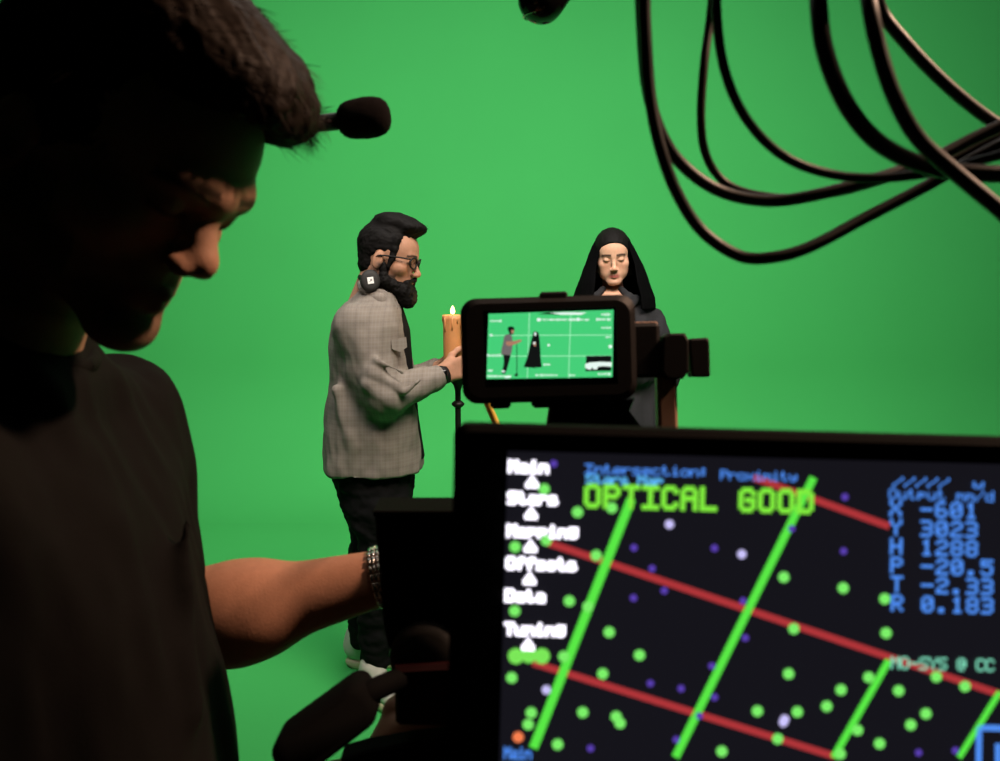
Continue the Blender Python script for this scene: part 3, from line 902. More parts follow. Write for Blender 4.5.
def woman():
    o0 = at(612, 300, WY); root = empty('person', (o0.x, WY, 0)); inv = Matrix.Translation((-o0.x, -WY, 0))
    base = (0.58, 0.33, 0.22)
    hc = at(612.5, 256, WY); HM = pose(-3, 12, -3, hc) @ Matrix.Scale(1.0, 4)

    def q(px, py, dy=0.0):
        return at(px, py, WY + dy)
    V, Q = surface(head_prims('woman', True) + plus(Cp((0, 0.03, -0.06), (0, 0.045, -0.19), 0.046, 0.048), k=0.025), 0.003)
    T = head_tint(V, base, (0.42, 0.12, 0.10), (0.02, 0.012, 0.01), bw=0.0056)
    nb = q(612, 300)
    C_, CQ = surface(plus(E((nb.x, WY + 0.02, nb.z - 0.02), (0.12, 0.07, 0.07)), E((nb.x, WY - 0.02, nb.z - 0.05), (0.08, 0.07, 0.06)), k=0.04), 0.006)
    parts = [(posed(V, HM), Q), (C_, CQ)]; tints = [T, np.tile(np.array(base), (len(C_), 1))]
    hz = nb.z - 0.30
    for s in (-1, 1):
        A, AQ = surface(plus(Cp((nb.x + s * 0.075, WY - 0.20, hz), (nb.x + s * 0.23, WY - 0.02, hz - 0.03), 0.024, 0.036), Cp((nb.x + s * 0.23, WY - 0.02, hz - 0.03), (nb.x + s * 0.15, WY + 0.03, nb.z - 0.14), 0.036, 0.04), Cp((nb.x + s * 0.15, WY + 0.03, nb.z - 0.14), (nb.x, WY + 0.02, nb.z - 0.03), 0.04, 0.05), k=0.01), 0.008)
        parts.append((A, AQ)); tints.append(np.tile(np.array(base), (len(A), 1)))
        hv = hand_at((nb.x + s * 0.075, WY - 0.20, hz), (-s, -0.25, 0.25), (0, 0.6, -0.2), (25, 35, 20), mirror=s, h=0.0035)
        parts.append(hv); tints.append(np.tile(np.array(base), (len(hv[0]), 1)))
    Vb, Qb = joinq(*parts)
    npmesh('body', posed(Vb, inv), Qb, M['skin'], root, np.concatenate(tints))
    # centre-parted dark hair drawn back
    hr = plus(E((0, 0.006, 0.036), (0.081, 0.107, 0.089)), k=0.0)
    hr += plus(Cp((-0.074, 0.0, 0.02), (-0.070, 0.03, -0.08), 0.016, 0.022), Cp((0.074, 0.0, 0.02), (0.070, 0.03, -0.08), 0.016, 0.022), k=0.02)
    hr += minus(E((0, -0.105, -0.012), (0.090, 0.085, 0.088)), E((0, -0.06, -0.06), (0.072, 0.07, 0.09)), k=0.006)
    H, HQ = surface(hr, 0.0035); H = relax(H, HQ, 1); H = wrinkle(H, HQ, 0.0012, 50, 1.0, (2.0, 0.4, 0.6))
    npmesh('hair', posed(posed(H, HM), inv), HQ, M['hair_black'], root)

    def sec(py, x0, x1, ry, dy=0.0, sh=0.0):
        a, c = q(x0, py), q(x1, py); return (a.z, (a.x + c.x) / 2, WY + dy, (c.x - a.x) / 2 - sh, ry - sh)
    rows = [(229, 607, 616, 0.02, 0.03), (232, 602, 624, 0.075, 0.03), (238, 597, 629.5, 0.105, 0.025), (246, 593, 634, 0.122, 0.025), (262, 587, 641, 0.14, 0.025), (283, 578, 650, 0.16, 0.02), (298, 573, 655, 0.17, 0.02), (309, 572, 656, 0.17, 0.02)]
    outer = Loft([sec(py, a, c, ry, dy) for py, a, c, ry, dy in rows], 2.1)
    inner = Loft([sec(py + (5 if py < 235 else 0), a, c, ry, dy, 0.012) for py, a, c, ry, dy in rows[1:]] + [sec(318, 572, 656, 0.17, 0.02, 0.012)], 2.1)
    op = Loft([sec(320, 586, 640, 0.30, -0.22), sec(298, 589, 638, 0.30, -0.22), sec(283, 592, 634, 0.26, -0.20), sec(262, 594, 632.5, 0.22, -0.19), sec(246, 596.5, 629, 0.19, -0.19), sec(238, 600, 626, 0.16, -0.19), sec(233.5, 608, 618, 0.09, -0.17)], 2.2)
    H, HQ = surface([(outer, '+', 0), (inner, '-', 0.004), (op, '-', 0.008)], 0.0045)
    H = relax(H, HQ, 2); H = wrinkle(H, HQ, 0.006, 14, 2.0, (1, 1, 0.3))
    ho = npmesh('hood', posed(H, inv), HQ, M['hood'], root); ho['label'] = 'black hood falling over the shoulders'
    # charcoal dress with a V neck
    rows = [(720, 520, 702, 0.42), (600, 535, 690, 0.36), (500, 546, 682, 0.30), (420, 551, 674, 0.24), (360, 555, 670, 0.20), (330, 560, 667, 0.17), (312, 568, 657, 0.14), (302, 582, 645, 0.11), (296, 592, 634, 0.08)]
    zf = q(612, 296).z
    S_ = []
    for py, a, c, ry in rows:
        s = sec(py, a, c, ry, 0.03)
        S_.append(s)
    S_ = [s for s in S_ if s[0] > 0.05]
    lowest = min(S_); S_.append((0.004, lowest[1], WY + 0.03, lowest[3] + 0.03, lowest[4] + 0.04))
    dp = plus(Loft(S_, 2.2), k=0)
    for s in (-1, 1):   # sleeves bent to the clasped hands
        a = Vector((nb.x + s * 0.185, WY + 0.03, nb.z - 0.12)); e = Vector((nb.x + s * 0.24, WY - 0.02, hz - 0.03)); wv = Vector((nb.x + s * 0.085, WY - 0.19, hz))
        dp += plus(Cp(a, e, 0.06, 0.06), Cp(e, wv, 0.06, 0.07), k=0.05)
    vn = q(612, 306)
    dp += minus(E((nb.x - 0.002, WY - 0.12, vn.z + 0.085), (0.047, 0.16, 0.095)), k=0.006)
    G, GQ = surface(dp, 0.009); G = relax(G, GQ, 1); G = wrinkle(G, GQ, 0.012, 8, 6.0, (1.5, 1.5, 0.25))
    npmesh('dress', posed(G, inv), GQ, M['dress'], root)
    cp = []
    for s in (-1, 1):
        cp += plus(Cp(q(612 + s * 9, 289, 0.0), q(612 + s * 17, 297, -0.085), 0.014, 0.016), Cp(q(612 + s * 17, 297, -0.085), q(612 + s * 4, 309, -0.135), 0.016, 0.010), Cp(q(612 + s * 24, 299, -0.06), q(612 + s * 14, 310, -0.13), 0.020, 0.016), k=0.02)
    c_, cq = surface(cp, 0.005); npmesh('collar', posed(c_, inv), cq, M['dress'], root)
    tag(root, 'woman in a black hooded cloak with lowered eyes facing the cameras', 'person')


woman()

# ------------------------------------------------------------------ on-screen lettering: a 5 x 7 dot font
GLYPH = {
 'A': '01110 10001 10001 11111 10001 10001 10001', 'C': '01110 10001 10000 10000 10000 10001 01110', 'D': '11110 10001 10001 10001 10001 10001 11110',
 'G': '01110 10001 10000 10111 10001 10001 01110', 'H': '10001 10001 10001 11111 10001 10001 10001', 'I': '11111 00100 00100 00100 00100 00100 11111',
 'L': '10000 10000 10000 10000 10000 10000 11111', 'M': '10001 11011 10101 10101 10001 10001 10001', 'O': '01110 10001 10001 10001 10001 10001 01110',
 'P': '11110 10001 10001 11110 10000 10000 10000', 'R': '11110 10001 10001 11110 10100 10010 10001', 'S': '01111 10000 10000 01110 00001 00001 11110',
 'T': '11111 00100 00100 00100 00100 00100 00100', 'X': '10001 10001 01010 00100 01010 10001 10001', 'Y': '10001 10001 01010 00100 00100 00100 00100',
 '0': '01110 10001 10011 10101 11001 10001 01110', '1': '00100 01100 00100 00100 00100 00100 01110', '2': '01110 10001 00001 00110 01000 10000 11111',
 '3': '11110 00001 00001 01110 00001 00001 11110', '5': '11111 10000 11110 00001 00001 10001 01110', '6': '01110 10000 10000 11110 10001 10001 01110',
 '8': '01110 10001 10001 01110 10001 10001 01110', '-': '00000 00000 00000 11111 00000 00000 00000', '.': '00000 00000 00000 00000 00000 01100 01100',
 '@': '01110 10001 10111 10101 10111 10000 01110', '/': '00001 00001 00010 00100 01000 10000 10000', ':': '00000 01100 01100 00000 01100 01100 00000',
 'a': '00000 00000 01110 00001 01111 10001 01111', 'c': '00000 00000 01110 10000 10000 10001 01110', 'd': '00001 00001 01101 10011 10001 10001 01111',
 'e': '00000 00000 01110 10001 11111 10000 01110', 'f': '00110 01001 01000 11100 01000 01000 01000', 'g': '00000 01111 10001 10001 01111 00001 01110',
 'i': '00100 00000 01100 00100 00100 00100 01110', 'm': '00000 00000 11010 10101 10101 10001 10001', 'n': '00000 00000 10110 11001 10001 10001 10001',
 'o': '00000 00000 01110 10001 10001 10001 01110', 'p': '00000 00000 11110 10001 11110 10000 10000', 'r': '00000 00000 10110 11001 10000 10000 10000',
 's': '00000 00000 01110 10000 01110 00001 11110', 't': '01000 01000 11100 01000 01000 01001 00110', 'u': '00000 00000 10001 10001 10001 10011 01101',
 'x': '00000 00000 10001 01010 00100 01010 10001', 'y': '00000 00000 10001 10001 01111 00001 01110', ' ': '00000 00000 00000 00000 00000 00000 00000',
 '^': '00100 00100 01110 01110 11111 11111 11111', 'w': '00000 00000 10001 10001 10101 10101 01010'}


def glow(name, col, s):
    return mat(name, tuple(c * 0.1 for c in col), 0.6, emit=col, estr=s, var=0.0)


class Panel:
    """a flat screen: builds flat marks in its own plane from photograph pixels of that plane"""
    def __init__(self, depth, cx, cy, roll):
        self.s = depth / FPX; self.cx, self.cy, self.roll = cx, cy, math.radians(roll)
        m = Matrix.Rotation(math.pi / 2 - TILT, 4, 'X') @ Matrix.Rotation(-self.roll, 4, 'Z')
        c = Vector((0, 0, EYE)) + (_f + Vector((1, 0, 0)) * ((cx - 500) / FPX) + _u * ((380.5 - cy) / FPX)) * depth
        m.translation = c; self.m = m

    def p(self, px, py, z=0.0):
        x, y = (px - self.cx) * self.s, (self.cy - py) * self.s
        c, s = math.cos(self.roll), math.sin(self.roll)
        return Vector((c * x - s * y, s * x + c * y, z))

    def quad(self, pts, z):
        return [self.p(a, b, z) for a, b in pts], [tuple(range(len(pts)))[::-1] if False else tuple(range(len(pts)))]

    def disc(self, px, py, r, z, n=12):
        c = self.p(px, py, z)
        return [c + Vector((math.cos(2 * math.pi * k / n), math.sin(2 * math.pi * k / n), 0)) * r * self.s for k in range(n)], [tuple(range(n))]

    def bar(self, a, b, w, z):
        A, B = self.p(*a, z), self.p(*b, z); d = (B - A).normalized(); n = Vector((-d.y, d.x, 0)) * w * self.s / 2
        return [A - n, B - n, B + n, A + n], [(0, 1, 2, 3)]

    def text(self, s, px, py, pitch, height, z, fill=1.12, wide=0.95):
        """px, py: left end and middle of the line"""
        o = self.p(px, py, z); out = []
        for i, ch in enumerate(s):
            rows = GLYPH[ch].split(); dx = pitch * wide / 5; dy = height / 7
            for r in range(7):
                c = 0
                while c < 5:
                    if rows[r][c] == '1':
                        e = c
                        while e + 1 < 5 and rows[r][e + 1] == '1':
                            e += 1
                        x0 = i * pitch + (c - (fill - 1) / 2) * dx; x1 = i * pitch + (e + 1 + (fill - 1) / 2) * dx
                        y0 = height / 2 - (r + 1 + (fill - 1) / 2) * dy; y1 = height / 2 - (r - (fill - 1) / 2) * dy
                        out.append(([o + Vector((a * self.s, b * self.s, 1e-6 * (r % 2))) for a, b in ((x0, y0), (x1, y0), (x1, y1), (x0, y1))], [(0, 1, 2, 3)]))
                        c = e
                    c += 1
        return merge(*out)


def frame_prism(w, h, r, ib, z0, z1, bev):
    """rounded frame with a rectangular hole inset by ib = (left, right, bottom, top)"""
    n = 6; outer = round_rect(w, h, r, n)
    x0, x1, y0, y1 = -w / 2 + ib[0], w / 2 - ib[1], -h / 2 + ib[2], h / 2 - ib[3]
    cr = [(x1, y1), (x0, y1), (x0, y0), (x1, y0)]
    inner = [cr[i // (n + 1)] for i in range(len(outer))]
    N = len(outer); v = []
    for pts, z, s in ((outer, z0, 0), (outer, z1 - bev, 0), (outer, z1, bev)):
        v += [Vector((p[0] * (1 - 2 * s / w), p[1] * (1 - 2 * s / h), z)) for p in pts]
    v += [Vector((p[0], p[1], z1)) for p in inner] + [Vector((p[0], p[1], z0 + 0.001)) for p in inner]
    f = []
    for ring in range(4):
        for k in range(N):
            k2 = (k + 1) % N; q = [ring * N + k, ring * N + k2, (ring + 1) * N + k2, (ring + 1) * N + k]
            f.append(q)
    f.append(list(range(N))[::-1])
    return v, f


def marks(name, parts, m, parent):
    for vf in parts:
        mesh(name, *vf, m, parent, smooth=False)


def tracking_monitor():
    P = Panel(0.50, 785, 665, 1.55)
    root = empty('tracking_monitor'); root.matrix_world = P.m
    s = P.s; W, H = 674 * s, 464 * s
    mesh('housing', *frame_prism(W, H, 12 * s, (19 * s, 15 * s, 15 * s, 20 * s), -0.034, 0.0, 0.004), M['matte'], root, smooth=False)
    mesh('inner_bezel', *prism([(-W / 2 + 19 * s, -H / 2 + 15 * s), (W / 2 - 15 * s, -H / 2 + 15 * s), (W / 2 - 15 * s, H / 2 - 44 * s), (-W / 2 + 19 * s, H / 2 - 44 * s)], -0.012, -0.004), M['bezel'], root, smooth=False)
    mesh('top_bezel', *prism([(-W / 2 + 19 * s, H / 2 - 46 * s), (W / 2 - 15 * s, H / 2 - 46 * s), (W / 2 - 15 * s, H / 2 - 20 * s), (-W / 2 + 19 * s, H / 2 - 20 * s)], -0.012, -0.0035), M['matte'], root, smooth=False)
    scr = mesh('screen', *prism([(-W / 2 + 54 * s, -H / 2 + 40 * s), (W / 2 - 45 * s, -H / 2 + 40 * s), (W / 2 - 45 * s, H / 2 - 26 * s), (-W / 2 + 54 * s, H / 2 - 26 * s)], -0.011, -0.0025),
               mat('display_black', (0.006, 0.006, 0.008), 0.35, emit=(0.0075, 0.007, 0.0105), estr=1.0), root, smooth=False)
    z = -0.0019

    def c5(L, ox=490):
        return [(ox + a / 2.3, 430 + b / 2.3) for a, b in L]
    GR = c5([(202, 190), (281, 180), (245, 290), (183, 395), (226, 408), (275, 467), (345, 520), (260, 563), (170, 523), (50, 572), (95, 653), (88, 680), (214, 652), (291, 662), (300, 677), (156, 726), (58, 270), (57, 418), (125, 137), (130, 255), (617, 649), (535, 742)]) + \
        c5([(57, 340), (194, 365), (290, 390), (80, 459), (293, 469), (68, 563), (253, 571), (189, 600), (322, 602), (156, 638), (88, 651), (227, 693), (278, 724), (385, 655), (350, 681), (409, 570), (475, 592), (43, 713), (187, 748)], 760)
    PU = c5([(332, 272), (374, 320), (331, 388), (402, 371), (518, 273), (584, 395), (589, 480), (512, 545), (370, 585), (441, 597), (518, 617), (430, 715), (232, 735), (147, 78), (696, 228), (483, 660)]) + c5([(198, 155), (195, 280), (368, 745), (453, 740)], 760)
    WH = c5([(414, 218), (581, 287), (677, 675), (680, 668), (130, 600)])
    g_ = glow('screen_green', (0.10, 0.80, 0.06), 1.0)
    marks('green_grid_line', [*[P.bar(a, b, w, z) for (a, b), w in zip([c5([(326, 160), (100, 735)]), c5([(747, 110), (428, 756)]), c5([(300, 532), (172, 757)], 760), c5([(556, 605), (462, 757)], 760)], (9, 8, 7, 6))]], g_, scr)
    marks('red_grid_line', [*[P.bar(a, b, 7, z - 0.0003) for a, b in ([(547, 543), (1060, 715)], [(533, 664), (836, 758)], [(755, 478), (891, 527)])]], glow('screen_red', (0.42, 0.035, 0.04), 1.0), scr)
    marks('green_star_dot', [*[P.disc(a, b, 5.6, z + 0.0003) for a, b in GR]], glow('screen_pale_green', (0.20, 0.85, 0.14), 1.0), scr)
    marks('violet_star_dot', [*[P.disc(a, b, 3.6, z + 0.0003) for a, b in PU]], glow('screen_violet', (0.10, 0.05, 0.42), 1.0), scr)
    marks('white_star_dot', [*[P.disc(a, b, 4.6, z + 0.0003) for a, b in WH]], glow('screen_lilac', (0.6, 0.55, 0.95), 1.0), scr)
    mesh('orange_star_dot', *P.disc(*c5([(65, 709)])[0], 5.5, z + 0.0003), glow('screen_orange', (0.95, 0.22, 0.08), 1.0), scr, smooth=False)
    marks('green_status_dot', [*[P.disc(a, b, 8, z + 0.0004 + i * 1e-5, 18) for i, (a, b) in enumerate([(516, 657), (529, 656), (542, 657)])]], glow('screen_status_green', (0.20, 0.80, 0.10), 1.0), scr)
    mesh('status_text', *P.text('OPTICAL GOOD', 585, 496, 19.4, 23, z + 0.0005, 1.6, 0.80), glow('screen_lime', (0.22, 0.82, 0.05), 1.0), scr, smooth=False)
    blue = glow('screen_blue', (0.08, 0.27, 0.88), 1.0)
    tx = [P.text('Intersection:', 585, 469, 9.6, 10, z + 0.0004), P.text('Proximity', 721, 475, 8.6, 10, z + 0.0004), P.text('/////  w  m', 894, 482, 11.5, 10, z + 0.0004), P.text('Output mm/d', 890, 494, 9.7, 11, z + 0.0004, 1.1, 0.85)]
    for i, (a, b) in enumerate((('X', ' -601'), ('Y', ' 3023'), ('H', ' 1288'), ('P', ' -20.5'), ('T', ' -2.33'), ('R', ' 0.183'))):
        y = 508.5 + i * 19.0
        tx.append(P.text(a, 891 + i * 0.3, y, 15.0, 16.0, z + 0.0004, 1.3, 0.78)); tx.append(P.text(b, 907 + i * 0.2, y + 0.8, 15.0, 16.0, z + 0.0004, 1.3, 0.78))
    tx.append(P.text('Main', 504, 754, 7, 12, z + 0.0004, 1.4))
    tx += [P.bar((980, 729), (1090, 732), 6, z), P.bar((981, 729), (980, 800), 6, z), P.bar((1000, 745), (1000, 770), 6, z)]
    marks('blue_text', [*tx], blue, scr)
    mesh('cyan_text', *P.text('Stars Map', 586, 479, 8.7, 9, z + 0.0003, 1.35), glow('screen_cyan', (0.12, 0.5, 0.95), 1.0), scr, smooth=False)
    mesh('teal_text', *P.text('MO-SYS @ CC', 892, 663.5, 9.5, 12.5, z + 0.0004, 1.1), glow('screen_teal', (0.22, 0.72, 0.5), 1.0), scr, smooth=False)
    tw = []
    for t, x, y in (('Main', 509, 466.5), ('Stars', 508, 498), ('Mapping', 507.5, 531), ('Offsets', 506.5, 563.5), ('Data', 505.5, 596), ('Tuning', 505, 629.5)):
        tw.append(P.text(t, x, y, 10.2, 12, z + 0.0005, 2.1, 0.86))
        if t != 'Data':
            tw.append(P.text('^', x + 17, y + 15.5, 13, 12, z + 0.0005, 1.3))
    marks('menu_text', [*tw], glow('screen_white', (0.92, 0.88, 1.0), 2.2), scr)
    # mount: yoke and pole below the frame
    mesh('mount_plate', *box((0, -H / 2 + 0.05, -0.045), (0.09, 0.09, 0.024), 0.004), M['plastic'], root, smooth=False)
    b = P.m @ Vector((0, -H / 2 + 0.05, -0.055)); iv = P.m.inverted()
    pv = merge(tube([b, (b.x, b.y + 0.02, b.z - 0.05), (b.x, b.y + 0.02, 0.02)], 0.016, 14), tube([b, b + Vector((0, 0, 0.03))], 0.016, 14)); mesh('pole', [iv @ p for p in pv[0]], pv[1], M['plastic'], root)
    bv = lathe([(0, 0.0), (0.13, 0.0), (0.13, 0.012), (0.03, 0.03), (0, 0.03)], 32, Matrix.Translation((b.x, b.y + 0.02, 0))); mesh('base', [iv @ p for p in bv[0]], bv[1], M['plastic'], root)
    tag(root, 'large black monitor showing green stars, grid lines and OPTICAL GOOD', 'monitor')


tracking_monitor()


def viewfinder():
    P = Panel(0.90, 549, 349, -1.6)
    root = empty('viewfinder_monitor'); root.matrix_world = P.m
    s = P.s; W, H = 176 * s, 106 * s
    mesh('housing', *frame_prism(W, H, 16 * s, (23 * s, 20 * s, 16 * s, 13 * s), -0.030, 0.0, 0.006), M['plastic'], root, smooth=False)
    sw0, sw1, sh0, sh1 = -W / 2 + 23 * s, W / 2 - 20 * s, -H / 2 + 16 * s, H / 2 - 13 * s
    mesh('mask', *prism([(sw0, sh0), (sw1, sh0), (sw1, sh1), (sw0, sh1)], -0.02, -0.0045), M['matte'], root, smooth=False)
    ng = glow('picture_green', (0.06, 0.62, 0.19), 1.0)
    nt = ng.node_tree; b = nt.nodes['Principled BSDF']
    z = -0.004
    qv = [P.p(488.5, 313.5, z), P.p(614, 309.5, z), P.p(613, 377, z), P.p(486.5, 379, z)]
    scr = mesh('screen', qv, [(3, 2, 1, 0)], ng, root, smooth=False)

    def c(x, y):    # enlarged picture of the screen -> photograph pixel
        return (480 + x / 6.897, 300 + y / 6.894)
    def poly(pts, dz):
        v = [P.p(*c(x, y), z + dz) for x, y in pts]; return v, [tuple(range(len(v)))[::-1]]
    k_ = glow('picture_black', (0.004, 0.006, 0.006), 1.0); gy = glow('picture_grey', (0.16, 0.14, 0.14), 1.0); sk = glow('picture_skin', (0.42, 0.20, 0.13), 1.0)
    wt = glow('picture_white', (0.80, 0.95, 0.88), 1.0); pale = glow('picture_pale', (0.36, 0.86, 0.50), 1.0)
    marks('picture_dark_shape', [
        poly([(160, 375), (212, 378), (200, 430), (185, 480), (172, 510), (150, 508), (158, 470), (165, 430)], .0003),
        poly([(190, 195), (198, 182), (225, 180), (238, 192), (236, 215), (228, 238), (205, 236), (196, 215)], .0003),
        poly([(382, 213), (402, 222), (410, 245), (417, 330), (420, 400), (427, 462), (375, 468), (302, 462), (325, 400), (345, 320), (362, 250), (368, 222)], .0003),
        poly([(252, 300), (257, 300), (258, 520), (252, 520)], .0003), poly([(240, 510), (262, 505), (262, 525), (240, 528)], .0003),
        poly([(735, 385), (910, 383), (908, 488), (730, 490)], .0003), poly([(395, 95), (480, 82), (700, 80), (560, 100)], .0002)], k_, scr)
    mesh('picture_grey_shapes', *merge(poly([(175, 240), (205, 232), (222, 250), (226, 300), (222, 340), (212, 380), (145, 375), (150, 330), (160, 290), (165, 255)], .0004)), gy, scr, smooth=False)
    marks('picture_skin_shape', [poly([(180, 285), (235, 282), (285, 270), (287, 285), (240, 305), (200, 318), (178, 305)], .0005), poly([(214, 205), (236, 205), (232, 228), (216, 228)], .0005), poly([(368, 290), (388, 290), (386, 318), (370, 316)], .0005)], sk, scr)
    lines = [poly([(x - 3, 85), (x + 3, 85), (x - 12, 540), (x - 18, 540)], .0001) for x in (342, 628)] + [poly([(60, y - 3), (915, y - 6), (915, y), (60, y + 3)], .0001) for y in (243, 387)]
    marks('picture_guide_line', [*lines], pale, scr)
    wh = [poly([(375, 222), (390, 222), (388, 245), (376, 245)], .0006), poly([(368, 288), (382, 288), (382, 303), (368, 303)], .0006),
          poly([(728, 440), (760, 430), (830, 425), (912, 428), (910, 460), (850, 455), (815, 460), (812, 478), (785, 478), (775, 462), (768, 480), (745, 478), (728, 465)], .0005),
          poly([(480, 86), (600, 82), (740, 84), (700, 100), (560, 100)], .0003), poly([(150, 485), (170, 485), (172, 497), (150, 497)], .0006), poly([(172, 525), (205, 522), (212, 536), (172, 540)], .0006)]
    rng = random.Random(3)
    for x0, x1, y, n in ((398, 760, 134, 22), (840, 905, 98, 6), (805, 912, 132, 7), (70, 150, 143, 6), (50, 150, 380, 7), (50, 220, 525, 14), (385, 540, 518, 9), (620, 660, 518, 4), (840, 910, 190, 4), (870, 910, 255, 4), (440, 490, 445, 5), (815, 910, 510, 7), (55, 90, 487, 3)):
        for i in range(n):
            x = x0 + (x1 - x0) * i / n; w_ = (x1 - x0) / n * rng.uniform(.4, .8); h_ = rng.uniform(4, 9)
            wh.append(poly([(x, y - h_), (x + w_, y - h_), (x + w_, y + h_), (x, y + h_)], .0003))
    for x, y, r in ((406, 134, 13), (680, 131, 12), (77, 241, 9), (902, 320, 13), (475, 310, 9)):
        wh.append(poly([(x + r * math.cos(a), y + r * math.sin(a)) for a in [2 * math.pi * k / 10 for k in range(10)]], .0005))
    mesh('picture_white_marks', *merge(*wh), wt, scr, smooth=False)['kind'] = 'stuff'
    # hot shoe on top, latches below, hinge and post on the right
    def bx(name, x0, y0, x1, y1, z0, z1, m, r=0.003, parent=root, sm=False):
        a, c_ = P.p(x0, y0), P.p(x1, y1); mid = (a + c_) / 2; mid.z = (z0 + z1) / 2
        l = ((x1 - x0) * s, (y1 - y0) * s, z1 - z0)
        return mesh(name, *box(mid, l, r), m, parent, smooth=sm)
    bx('top_shoe', 540, 291, 568, 299, -0.022, -0.004, M['plastic'], 0.002)
    bx('latch', 490, 398, 511, 409, -0.026, -0.004, M['matte'], 0.003)
    bx('latch', 532, 398, 562, 408, -0.026, -0.004, M['matte'], 0.003)
    bx('hinge_block', 628, 322, 662, 378, -0.04, -0.006, M['plastic'], 0.004)
    bx('hinge_cap', 630, 321, 660, 326, -0.036, -0.010, M['bronze'], 0.002)
    m1 = P.p(676, 357, -0.022)
    v = tube([P.p(655, 353, -0.022), P.p(664, 354, -0.022)], 0.014, 18); mesh('hinge_washer', *v, M['plastic'], root)
    hb = [P.p(x, y, 0) for x, y in ((664, 336), (671, 333), (686, 333), (690, 340), (690, 371), (684, 379), (668, 379), (663, 372))]
    mesh('clamp_block', *prism([(p.x, p.y) for p in hb][::-1], -0.042, -0.004, 0.002), M['plastic'], root, smooth=False)
    v = tube([P.p(688, 347, -0.022), P.p(698, 347, -0.022)], 0.006, 12); mesh('screw', *v, M['plastic'], root)
    kp = [P.p(x, y, 0) for x, y in ((691, 340), (693, 338), (710, 337), (712, 340), (713, 375), (711, 377), (695, 377), (694, 375))]
    kn = mesh('thumb_knob', *prism([(p.x, p.y) for p in kp][::-1], -0.034, -0.010, 0.002), M['plastic'], root, smooth=False)
    bx('post', 662, 374, 682, 560, -0.032, -0.012, M['bronze'], 0.003)
    # swivel arm under the housing
    ar = [P.p(x, y, 0) for x, y in ((552, 402), (566, 398), (640, 398), (634, 412), (648, 430), (660, 470), (545, 470), (549, 425))]
    mesh('swivel_arm', *prism([(p.x, p.y) for p in ar][::-1], -0.055, -0.030, 0.003), M['plastic'], root, smooth=False)
    tag(root, 'small black viewfinder monitor on a bronze post showing the pair before green', 'monitor')
    # yellow cable
    pts = smooth_path([at(484, 375, 0.935), at(484, 388, 0.99), at(487, 403, 1.03), at(495, 421, 1.04), at(501, 440, 1.03), at(505, 475, 0.99), at(505, 575, 0.95)], 6)
    c0 = pts[-1]; cb = mesh('yellow_cable', [p - c0 for p in tube(pts, [0.0022 + 0.0020 * min(1, i / 16) for i in range(len(pts))], 10)[0]], tube(pts, 0.003, 10)[1], M['yellow'], loc=c0)
    tag(cb, 'short yellow cable slanting down from under the small viewfinder monitor', 'cable')


viewfinder()


